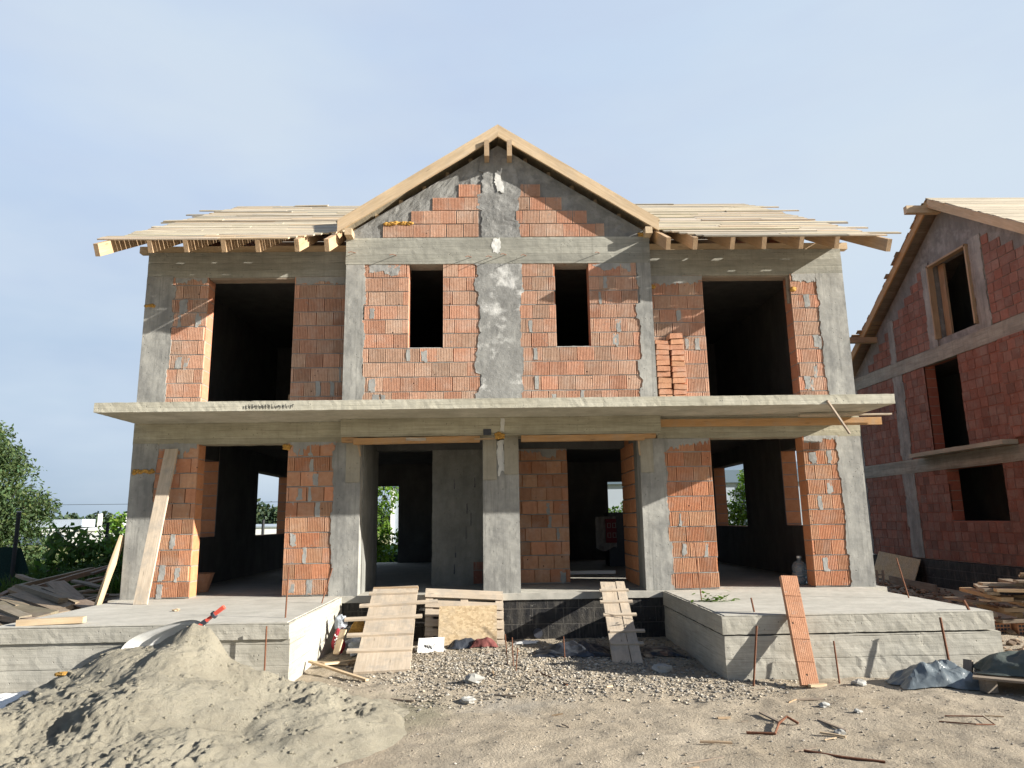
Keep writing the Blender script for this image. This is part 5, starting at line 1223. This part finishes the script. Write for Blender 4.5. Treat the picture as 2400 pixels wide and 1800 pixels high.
for i in range(3):
    m=MB(); m.box(-116+4.2*i,-112.4+4.2*i,164.6,165,z,z+2.4); m.build('door',M['hall_trim'],t)
m=MB(); m.box(-118,-104,172,178,z+4.3,z+6.2); m.build('roof_plant',M['hall'],t)
t,z=bld('warehouse','second white warehouse seen through the left wing windows','warehouse',-80,-38,140,160,3.6,'white_wall','hall')
# bungalow with hipped brown roof
bx,by=-27.5,62; z=zg(bx,by); t=thing('bungalow','small white bungalow with brown hipped roof seen through the left wing window','house',(bx,by,z))
m=MB(); m.box(bx-5,bx+5,by-3.5,by+3.5,z-.4,z+2.0); m.build('wall',M['white_wall'],t)
m=MB(); V=[(bx-5.5,by-4,z+2.0),(bx+5.5,by-4,z+2.0),(bx+5.5,by+4,z+2.0),(bx-5.5,by+4,z+2.0),(bx-2,by,z+3.5),(bx+2,by,z+3.5)]; m.add(V,[(0,1,5,4),(1,2,5),(2,3,4,5),(3,0,4),(3,2,1,0)]); m.build('roof',M['brown_roof'],t)
m=MB(); m.box(bx-4.3,bx-3.1,by-3.56,by-3.48,z,z+1.8); m.build('door',M['green_door'],t)
for x in (-1.2,1.8):
    m=MB(); m.box(bx+x,bx+x+1.2,by-3.56,by-3.48,z+.7,z+1.7); m.build('window',M['dark_glass'],t)
# industrial hall behind the house
t,z=bld('industrial_hall','big pale grey industrial hall behind the house, seen through its openings','hall',-7.6,34,40,66,6.0,'hall','hall_trim',pitch=.12)
m=MB(); m.box(-7.9,34.3,39.72,39.98,z+5.4,z+6.05); m.build('eave_gutter',M['hall_trim'],t)
for x in (-7.62,-6.0,2,10,18,26):
    m=MB(); m.box(x,x+.22,39.8,39.99,z,z+5.4); m.build('downpipe',M['white_wall'] if x<0 else M['hall_trim'],t)
# far wood: one mass
rg=np.random.default_rng(9); m=MB()
n=260; X=np.linspace(-330,130,n)+rg.normal(0,2,n); blobs=[]
for i,x in enumerate(X):
    y=300+rg.normal(0,9); h=8.6+2.6*rg.random()+1.6*math.sin(x*.045)
    z=zg(x,y); blobs.append((x,y,z+h*.60,3.2+1.6*rg.random(),2.5,h*.5))
    blobs.append((x+rg.normal(0,2),y-6,z+h*.30,3.0,2.5,h*.36))
P,C=crown_points(blobs,90000,9,shell=.4); leaves(m,P,1.7,10,clump=C,tint_lo=.7,tint_hi=1.2,aspect=.8); tag(m.build('distant_wood',M['leaf_far']),'dark green line of far woodland on the horizon','wood',kind='stuff')
# wires
for i,zz in enumerate((4.2,)):
    m=MB(); m.tube([(-95+130*k/30,60,zz-.9*math.sin(k/30*3.14)) for k in range(31)],.022,5); single(m,'power_line','dark_metal','thin overhead wire crossing the sky low on the left','power line')

# ================================================================== CAMERA, SUN, SKY
cam=bpy.data.cameras.new('camera'); co=bpy.data.objects.new('camera',cam); COL.objects.link(co)
RM=[[0.9996401395773024,-0.022168615830901142,-0.01510443041009274],[0.02462012373536631,0.9817695240910685,0.18847400635963524],[0.010650861614285842,-0.18877805496968786,0.9819620181599361]]
r,f,u=[Vector(v) for v in RM]
mw=Matrix(((r.x,u.x,-f.x,0),(r.y,u.y,-f.y,0),(r.z,u.z,-f.z,0),(0,0,0,1))); mw.translation=Vector((-0.0757,-12.0503,1.1653))
co.matrix_world=mw; cam.sensor_width=36; cam.lens=36*.6936; cam.clip_start=.05; cam.clip_end=3000; scene.camera=co
EL=math.asin(SUN[2]); AZ_=math.atan2(SUN[0],SUN[1])
sd=bpy.data.lights.new('sun','SUN'); sd.energy=5.0; sd.angle=math.radians(.55); sd.color=(1,.945,.85)
so=bpy.data.objects.new('sun',sd); COL.objects.link(so); so.rotation_euler=Vector(-SUN).to_track_quat('-Z','Y').to_euler(); so.location=(20,-10,12)
w=bpy.data.worlds.new('World'); scene.world=w; w.use_nodes=True; nt=w.node_tree; N=NT(nt)
bg=nt.nodes['Background']; sky=nt.nodes.new('ShaderNodeTexSky'); sky.sky_type='NISHITA'; sky.sun_disc=False; sky.sun_elevation=EL; sky.sun_rotation=AZ_; sky.altitude=100; sky.air_density=1.0; sky.dust_density=1.2; sky.ozone_density=1.5
d=N.n('ShaderNodeTexCoord').outputs['Generated']
sp=N.n('ShaderNodeSeparateXYZ',Vector=d); ez_=sp.outputs['Z']; fr=sp.outputs['Y']
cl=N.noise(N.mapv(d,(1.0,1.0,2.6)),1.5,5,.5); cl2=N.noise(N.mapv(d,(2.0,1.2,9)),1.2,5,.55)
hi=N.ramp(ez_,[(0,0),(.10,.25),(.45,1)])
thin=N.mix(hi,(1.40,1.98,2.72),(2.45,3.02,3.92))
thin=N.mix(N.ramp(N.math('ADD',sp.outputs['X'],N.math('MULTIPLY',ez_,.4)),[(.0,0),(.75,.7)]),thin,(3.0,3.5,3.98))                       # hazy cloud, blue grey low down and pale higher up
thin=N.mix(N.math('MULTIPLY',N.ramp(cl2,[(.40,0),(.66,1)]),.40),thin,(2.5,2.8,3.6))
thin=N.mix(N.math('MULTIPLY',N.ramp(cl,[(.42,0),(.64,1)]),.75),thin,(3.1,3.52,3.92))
cover=N.ramp(fr,[(-.0,.0),(.35,1)])                                    # the haze bank fills the northern sky, the rest is clear sky dimmed to cut fill light
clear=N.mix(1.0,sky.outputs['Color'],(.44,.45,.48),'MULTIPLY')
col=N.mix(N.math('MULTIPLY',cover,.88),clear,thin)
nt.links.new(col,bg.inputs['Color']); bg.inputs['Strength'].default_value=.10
vs=scene.view_settings; vs.view_transform='Standard'; vs.look='None'; vs.exposure=1.27; vs.gamma=1
scene.render.engine='CYCLES'; scene.cycles.max_bounces=6; scene.cycles.diffuse_bounces=4; scene.cycles.transparent_max_bounces=8
try: scene.cycles.use_denoising=True
except: pass
